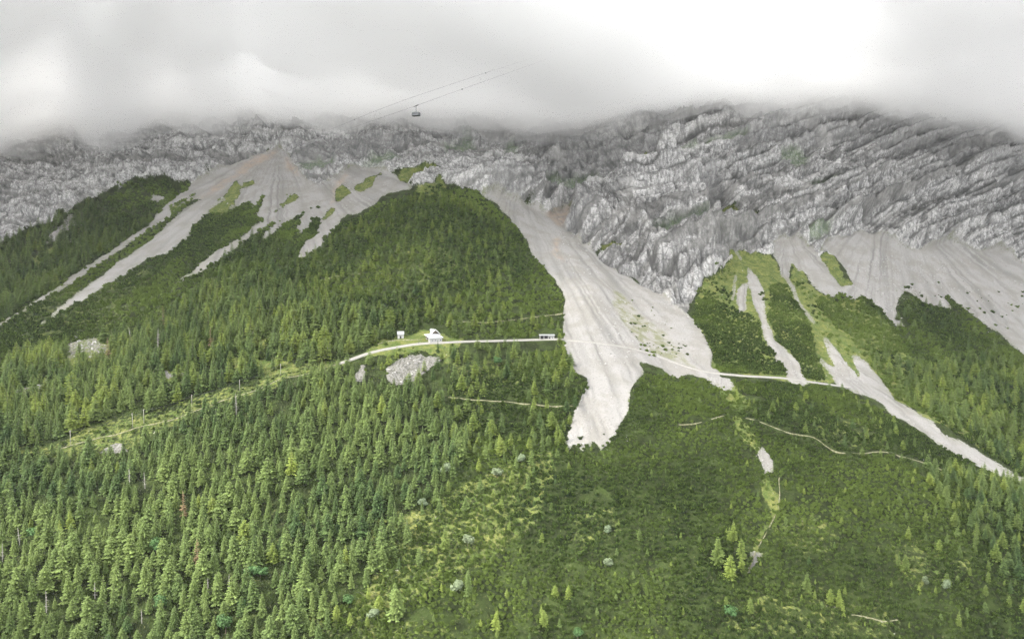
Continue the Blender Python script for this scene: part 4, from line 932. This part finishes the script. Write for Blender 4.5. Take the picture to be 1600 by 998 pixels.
# ------------------------------------------------------------------ the forest: the largest as things, the rest as one mass per kind
hg = [(x, y, h_) for x, y, h_ in heroes]
def near_hero(G, h_):
    return any((G[0]-x)**2 + (G[1]-y)**2 < (0.16 * (h_ + hh))**2 for x, y, hh in hg)
trees = [t_ for t_ in trees if not near_hero(t_[2], t_[3])]
def in_view(t_):
    a, b = proj(t_[2]); return 4 < a < 1596 and b - t_[3] * F / t_[2][1] * .8 < 990
LAND = [(675,524,'the big white hut'),(626,522,'the small tall hut'),(855,524,'the long white shed'),(440,590,'the bend of the clearing'),(330,640,'the middle of the clearing'),(180,690,'the lower end of the clearing'),
 (645,575,'the pale rock outcrop under the hut'),(560,585,'the small rock outcrop left of the hut'),(145,542,'the rocky clearing at the left'),(60,605,'the stony streak at the left'),(890,690,'the foot of the scree tongue'),(1000,600,'the neck of the scree tongue'),(1195,722,'the gravel patch in the scrub'),
 (1130,880,'the larch clump'),(1180,880,'the stony gully'),(1400,705,'the right hand footpath'),(1225,670,'the footpath under the road'),(1520,715,'the gravel river bed'),(1430,650,'the upper gravel river bed'),(1290,600,'the right end of the road'),(690,290,'the green hill top'),(700,508,'the hill path'),(800,440,'the right flank of the hill'),(550,432,'the left hill path'),
 (353,985,'the large round broadleaf tree'),(250,955,'the bright broadleaf tree'),(395,905,'the spreading broadleaf tree'),(243,860,'the dark broadleaf tree'),(308,880,'the reddish topped spruce'),(286,795,'the rusty spruce'),(203,755,'the bare grey trunks'),(5,880,'the bare tree at the left edge'),(75,955,'the tall bare grey tree'),(147,930,'the paired bare trunks'),(620,955,'the very broad spruce'),(480,985,'the squat spruce'),(548,830,'the tall corner spruce'),(616,715,'the tall narrow border spruce'),
 (731,925,'the slender spruce with a pale bush'),(695,855,'the tall larch of the sunlit strip'),(1261,922,'the lone dark larch'),(1300,945,'the three lower larches'),(1413,890,'the broad right hand larch'),(1464,865,'the rounded right hand larch'),(1480,990,'the lower right edge'),(1580,860,'the right edge'),(1480,570,'the dark slope across the river bed'),(330,450,'the green slope under the screes'),(120,400,'the far left ridge'),(20,780,'the upper left edge of the lower forest'),(120,800,'the upper left part of the lower forest'),(440,740,'the upper middle of the lower forest'),(430,830,'the middle of the lower forest')]
def where(px, py, h_, zone):
    size = 'very tall' if h_ > 16.5 else 'tall' if h_ > 15 else 'full-grown' if h_ > 13 else 'mid-sized' if h_ > 10.5 else 'short' if h_ > 7.5 else 'small' if h_ > 5.5 else 'tiny'
    lx, ly, nm = min(LAND, key=lambda l: (l[0] - px)**2 + (l[1] - py)**2); dx, dy = px - lx, py - ly; d = math.hypot(dx, dy)
    near = 'just ' if d < 22 else 'well ' if d > 70 else ''
    rel = ('right of' if dx > 0 else 'left of') if abs(dx) > 2.2 * abs(dy) else ('below' if dy > 0 else 'above') if abs(dy) > 2.2 * abs(dx) else (('below' if dy > 0 else 'above') + ' and ' + ('right of' if dx > 0 else 'left of'))
    return f'{size} spruce {near}{rel} {nm}'
rest = {'s': [], 'l': []}
for kd, nm, KN, cap in (('s', 'spruce_tree', SPR, 290), ('l', 'larch_tree', LAR, 270)):
    T = [t_ for t_ in trees if t_[4] == kd]; vis = sorted([t_ for t_ in T if in_view(t_)], key=lambda t_: -t_[3] / t_[2][1])
    chosen = vis[:cap]; ids = set(id(t_) for t_ in chosen)
    for t_ in T:
        if id(t_) not in ids: rest[kd].append(t_)
    for t_ in chosen:
        px, py = proj(t_[2]); wf_ = random.uniform(.9, 1.5); lb = where(px, py, t_[3], t_[5])
        if wf_ > 1.3 or wf_ < 1.02: lb = ('broad ' if wf_ > 1.3 else 'slender ') + lb
        if kd == 'l': lb = lb.replace('spruce', 'light green larch', 1)
        if len(lb.split()) > 16: lb = lb.replace('light green ', '').replace(' and ', ' ', 1)
        if len(lb.split()) > 16: lb = ' '.join(lb.split()[1:])
        tree_thing(nm, random.choice(KN), Vector(t_[2]) - Vector((0, 0, .4)), t_[3], wf_, lb, 'spruce' if kd == 's' else 'larch', ('spruces' if kd == 's' else 'larches') + ' of the ' + t_[5].replace('_', ' ') + ' stand')
gw = np.random.default_rng(3)
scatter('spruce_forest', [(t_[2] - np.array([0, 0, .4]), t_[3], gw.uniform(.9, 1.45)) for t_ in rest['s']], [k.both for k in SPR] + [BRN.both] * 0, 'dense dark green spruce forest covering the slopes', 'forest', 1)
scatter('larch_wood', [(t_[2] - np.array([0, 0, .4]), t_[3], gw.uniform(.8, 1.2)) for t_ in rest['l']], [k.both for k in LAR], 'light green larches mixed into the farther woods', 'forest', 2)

# ------------------------------------------------------------------ dwarf pine scrub
MZ = [ # outline, spacing, radius, tries, (noise lo, hi), meadow share
 ([(700,600),(880,532),(900,590),(920,604),(884,685),(890,706),(940,709),(985,640),(1005,583),(1120,592),(1320,606),(1480,702),(1560,748),(1760,830),(1760,1180),(380,1180),(520,960),(560,930),(640,840),(700,760),(730,700),(700,640)], 2.0, 1.55, 400000, (0.24, 0.44), .30),
 ([(-160,640),(-160,600),(0,513),(72,503),(240,400),(262,398),(330,400),(400,340),(470,330),(530,350),(600,318),(690,287),(748,303),(806,352),(833,404),(855,428),(884,468),(881,487),(880,526),(690,533),(560,540),(300,560),(100,545),(20,580)], 3.3, 2.5, 90000, (0.22, 0.40), .25),
 ([(262,398),(292,370),(302,354),(322,336),(350,330),(372,318),(392,314),(400,320),(416,302),(406,328),(400,338),(412,344),(382,368),(354,386),(332,400)], 3.3, 2.4, 12000, (0.15, 0.3), .5),
 ([(476,350),(490,340),(500,341),(498,354),(492,368),(478,376),(468,390),(466,366)], 3.5, 2.3, 4000, (0, .1), 1),
 ([(0,500),(60,460),(180,386),(225,355),(262,325),(302,300),(300,316),(266,348),(240,371),(143,440),(31,530),(0,540),(-160,620),(-160,590)], 3.6, 2.7, 30000, (0.2, 0.36), .4),
 ([(140,332),(160,320),(192,288),(240,279),(262,283),(275,300),(290,285),(306,298),(298,312),(262,328),(235,352),(180,386),(110,428),(60,455),(0,498),(-160,590),(-160,500),(0,430),(120,380)], 4.4, 3.2, 30000, (0.2, 0.34), .1),
 ([(1082,500),(1092,470),(1110,460),(1120,475),(1160,492),(1187,505),(1196,540),(1213,553),(1230,590),(1120,580),(1115,545)], 2.6, 2.1, 20000, (0.18, 0.34), 1),
 ([(1090,450),(1136,414),(1150,420),(1140,480),(1084,500)], 4.2, 2.0, 8000, (0.45, 0.6), 1),
 ([(1203,470),(1203,448),(1218,443),(1234,452),(1247,480),(1265,508),(1278,558),(1290,594),(1262,594),(1252,575),(1233,546),(1215,530),(1200,500)], 2.6, 2.1, 14000, (0.16, 0.34), 1),
 ([(1276,470),(1290,462),(1318,458),(1346,462),(1380,492),(1405,515),(1424,512),(1403,480),(1425,466),(1440,475),(1461,481),(1480,465),(1540,512),(1600,555),(1760,650),(1760,820),(1600,745),(1480,672),(1400,618),(1345,553),(1312,512),(1290,495)], 3.2, 2.6, 60000, (0.22, 0.42), .8),
 ([(-20,708),(80,690),(150,660),(220,640),(300,622),(380,600),(440,583),(500,560),(560,556),(600,526),(660,540),(725,530),(700,575),(560,600),(440,607),(330,640),(250,665),(190,702),(100,715)], 4.5, 1.2, 9000, (0.3, 0.6), .8),
 ([(1230,420),(1290,470),(1340,560),(1300,540),(1260,480)], 6, 2.0, 4000, (0.5, 0.6), 1),
]
mug = []
for i, (poly, sp, rad, tr_, (d0, d1), mdw) in enumerate(MZ):
    def dens(cx, cy_, G): return smooth(d0, d1, fbm(G[:, 0] / 13, G[:, 1] / 13, i * .7, 3)) * clear(cx, cy_, G, mdw) * no_house(cx, cy_)
    cx, cy_, G = sample(poly, sp, tr_, dens=dens, seed=300 + i)
    g = np.random.default_rng(500 + i); nzs = fbm(G[:, 0] / 30, G[:, 1] / 30, 3.3, 2)
    for c, q in zip(G, nzs): s_ = rad * g.uniform(.6, 1.2) * (0.75 + .5 * q); mug.append((c, s_ * g.uniform(.9, 1.5), g.uniform(.6, .85)))
# loose bushes on the scree
for (x0, y0, x1, y1, n) in ((890,676,956,702,9),(1000,535,1075,556,40),(1400,440,1470,480,18),(1510,455,1600,520,22),(1590,430,1640,470,10),(985,470,1060,540,20),(1180,455,1200,470,4),(486,318,500,326,3),(448,302,462,310,4)):
    g = np.random.default_rng(int(x0)); a = g.uniform(x0, x1, n); b = g.uniform(y0, y1, n)
    for c in ground(a, b): mug.append((c, (.5 + 1.6 * g.random() ** 2) * (1.4 if c[1] > 700 else .9), 1.0))
print('mugo', len(mug))
scatter('dwarf_pine_scrub', mug, MUG, 'low dark green dwarf pine scrub carpeting the slopes', 'scrub', 5, .12)

# ------------------------------------------------------------------ boulders on the scree
M_rock = plain('limestone_block', (0.30, 0.295, 0.285), 0.95, 0.3, .7)
BL = []
for s_ in range(4):
    bm = bmesh.new(); bmesh.ops.create_icosphere(bm, subdivisions=2, radius=1); rr = random.Random(s_)
    kx, ky, kz = rr.uniform(.8, 1.3), rr.uniform(.7, 1.1), rr.uniform(.55, .9)
    pl = [(Vector((rr.gauss(0, 1), rr.gauss(0, 1), rr.gauss(0, 1))).normalized(), rr.uniform(.5, .85)) for _ in range(9)]
    for v_ in bm.verts:
        c = v_.co.copy()
        for n_, d_ in pl:
            e_ = c.dot(n_) - d_
            if e_ > 0: c -= n_ * e_
        v_.co = Vector((c.x * kx, c.y * ky, c.z * kz))
    me_ = bpy.data.meshes.new('boulder'); bm.to_mesh(me_); bm.free(); me_.materials.append(M_rock); BL.append(bpy.data.objects.new('boulder', me_))
bo = []
for (x0, y0, x1, y1, n, r0, r1) in ((1340,400,1480,480,420,.5,1.5),(1350,450,1420,510,120,.5,1.6),(895,600,980,695,90,.3,.7),(930,470,1090,575,220,.4,1.1),(1180,705,1212,745,50,.25,.7),(1290,540,1345,600,90,.4,1.0),(1400,640,1560,740,120,.4,1.1),(1190,520,1260,596,90,.4,1.0),(600,550,690,600,90,.4,1.5),(95,525,180,565,90,.5,1.8),(20,570,110,625,60,.4,1.4),(300,300,640,400,130,.5,1.1),(1480,380,1600,520,140,.6,1.6),(480,280,620,350,60,.6,1.4),(1080,420,1230,500,120,.4,1.1),(60,335,130,400,50,.6,1.8),(860,340,940,430,60,.6,1.5)):
    g = np.random.default_rng(int(x0 * 3 + y0)); a = g.uniform(x0, x1, n); b = g.uniform(y0, y1, n); G = ground(a, b)
    sc_, rk_, md_2, _a, _b, _c, oc_, _d = cover_at(a, b, G); k = (sc_ > .5) | (oc_ > .5) | (g.random(n) < .12)
    for c in G[k]: bo.append((c, r0 + (r1 - r0) * g.random() ** 3, 1.0))
scatter('boulders', bo, BL, 'pale boulders strewn over the scree and stream beds', 'boulders', 8, .5)

# ------------------------------------------------------------------ cloud bank round the summits, and the haze
def cloud(off, dens, seed, lump):
    gx = np.arange(-1500, 1700, 19.0); gy = np.arange(530, 1800, 19.0); GX, GY = np.meshgrid(gx, gy)
    ppx = 800 + F * GX / GY
    edge = np.interp(ppx, [-300, 0, 60, 110, 150, 200, 260, 340, 400, 430, 500, 600, 700, 860, 960, 1060, 1150, 1220, 1340, 1400, 1480, 1560, 1640, 1900], [300, 262, 236, 222, 262, 258, 222, 230, 212, 226, 224, 220, 214, 218, 212, 196, 190, 198, 188, 206, 222, 236, 246, 250])
    Dr = np.interp(ppx, [-300, 200, 650, 1060, 1600], [1250, 1190, 1060, 985, 1140])
    zb = (HY - edge) / F * Dr + 0.15 * (Dr - GY) * (GY < Dr) + off
    nz = fbm(GX / 85 + seed, GY / 85, 1.5, 5, .6) - .5; zb = zb - 48 * np.exp(-((GX - 75) / 110)**2 - ((GY - 775) / 110)**2) + nz * lump * 1.5 + (fbm(GX / 38 + seed, GY / 38, 6.5, 3) - .5) * lump * .7
    th = 108 * (1 + .2 * smooth(980, 760, GY) + .14 * smooth(480, 250, ppx) + .1 * smooth(1240, 1400, ppx)) * (1 - .45 * np.exp(-((ppx - 1130) / 130)**2 - ((GY - 800) / 130)**2)) * smooth(540, 700, GY) * smooth(-1500, -1100, GX) * smooth(1700, 1300, GX) * smooth(1800, 1600, GY)
    zt = zb + np.maximum(th * (0.95 + fbm(GX / 160, GY / 160, 8.5 + seed, 3) * .5) - off * 1.5, 0.0) + .5
    n, m = GX.shape; v = np.concatenate([np.stack([GX, GY, zb], -1).reshape(-1, 3), np.stack([GX, GY, zt], -1).reshape(-1, 3)]); k = n * m; f = []
    for j in range(n - 1):
        for i in range(m - 1):
            a = j * m + i; f.append((a, a + m, a + m + 1, a + 1)); f.append((a + k, a + k + 1, a + k + m + 1, a + k + m))
    for i in range(m - 1): f.append((i, i + 1, i + 1 + k, i + k)); a = (n-1) * m + i; f.append((a + 1, a, a + k, a + 1 + k))
    for j in range(n - 1): a = j * m; f.append((a + m, a, a + k, a + m + k)); a = j * m + m - 1; f.append((a, a + m, a + m + k, a + k))
    mt = cloud_mat(dens)
    o = mesh_obj('clouds', v, f, mt, None, True); return tag(o, 'grey white cloud bank hiding the summits', 'cloud', None, 'stuff')
def cloud_mat(dens):
    mt = bpy.data.materials.new('cloud_vapour'); mt.use_nodes = True; N_ = mt.node_tree.nodes
    for q in list(N_): N_.remove(q)
    po = N_.new('ShaderNodeVolumePrincipled'); po.inputs['Color'].default_value = (1, 1, 1, 1); po.inputs['Density'].default_value = dens; po.inputs['Anisotropy'].default_value = 0.6
    mo = N_.new('ShaderNodeOutputMaterial'); mt.node_tree.links.new(po.outputs[0], mo.inputs['Volume'])
    return mt
cloud(0, 1/170, 0, 60); cloud(14, 1/70, 5, 50); cloud(34, 1/32, 9, 40)

def shade_cloud():  # unseen cloud added overhead to shade the slopes, gapped for sun patches
    gx = np.arange(-2200, 900, 40.0); gy = np.arange(-700, 900, 40.0); GX, GY = np.meshgrid(gx, gy)
    nz = fbm(GX / 170, GY / 170, 4.4, 4) - .5
    hole = np.exp(-(((GX + 1060) / 190)**2 + ((GY + 10) / 120)**2)) * 1.6 + np.exp(-(((GX + 914) / 110)**2 + ((GY - 195) / 100)**2)) * .45 + np.exp(-(((GX + 925) / 80)**2 + ((GY - 20) / 70)**2)) * .9
    th = 108 * np.clip(0.85 + nz * 1.3 - hole, 0, 1.4) * smooth(-2200, -1900, GX) * smooth(900, 650, GX) * smooth(-700, -500, GY) * smooth(900, 720, GY) + .5
    zb = 640 + nz * 50 - th * .3; zt = zb + th
    n, m = GX.shape; v = np.concatenate([np.stack([GX, GY, zb], -1).reshape(-1, 3), np.stack([GX, GY, zt], -1).reshape(-1, 3)]); k = n * m; f = []
    for j in range(n - 1):
        for i in range(m - 1):
            a = j * m + i; f.append((a, a + m, a + m + 1, a + 1)); f.append((a + k, a + k + 1, a + k + m + 1, a + k + m))
    for i in range(m - 1): f.append((i, i + 1, i + 1 + k, i + k)); a = (n-1) * m + i; f.append((a + 1, a, a + k, a + 1 + k))
    for j in range(n - 1): a = j * m; f.append((a + m, a, a + k, a + m + k)); a = j * m + m - 1; f.append((a, a + m, a + m + k, a + k))
    o = mesh_obj('clouds', v, f, cloud_mat(1 / 120), None, True); tag(o, 'added grey cloud out of view overhead, shading the slopes between sun gaps', 'cloud', None, 'stuff')
shade_cloud()

def haze():
    mt = bpy.data.materials.new('thin_haze'); mt.use_nodes = True; N_ = mt.node_tree.nodes
    for q in list(N_): N_.remove(q)
    po = N_.new('ShaderNodeVolumePrincipled'); po.inputs['Color'].default_value = (0.93, 0.96, 1, 1); po.inputs['Density'].default_value = 0.000016
    mo = N_.new('ShaderNodeOutputMaterial'); mt.node_tree.links.new(po.outputs[0], mo.inputs['Volume'])
    lo = float(VV[..., 2].min()) - 1
    bm = bmesh.new(); boxg(bm, -2600, 2600, -60, 2700, lo, 520); me_ = bpy.data.meshes.new('haze'); bm.to_mesh(me_); bm.free(); me_.materials.append(mt)
    tag(link(bpy.data.objects.new('haze', me_)), 'thin pale mountain air', 'haze', None, 'stuff')
haze()
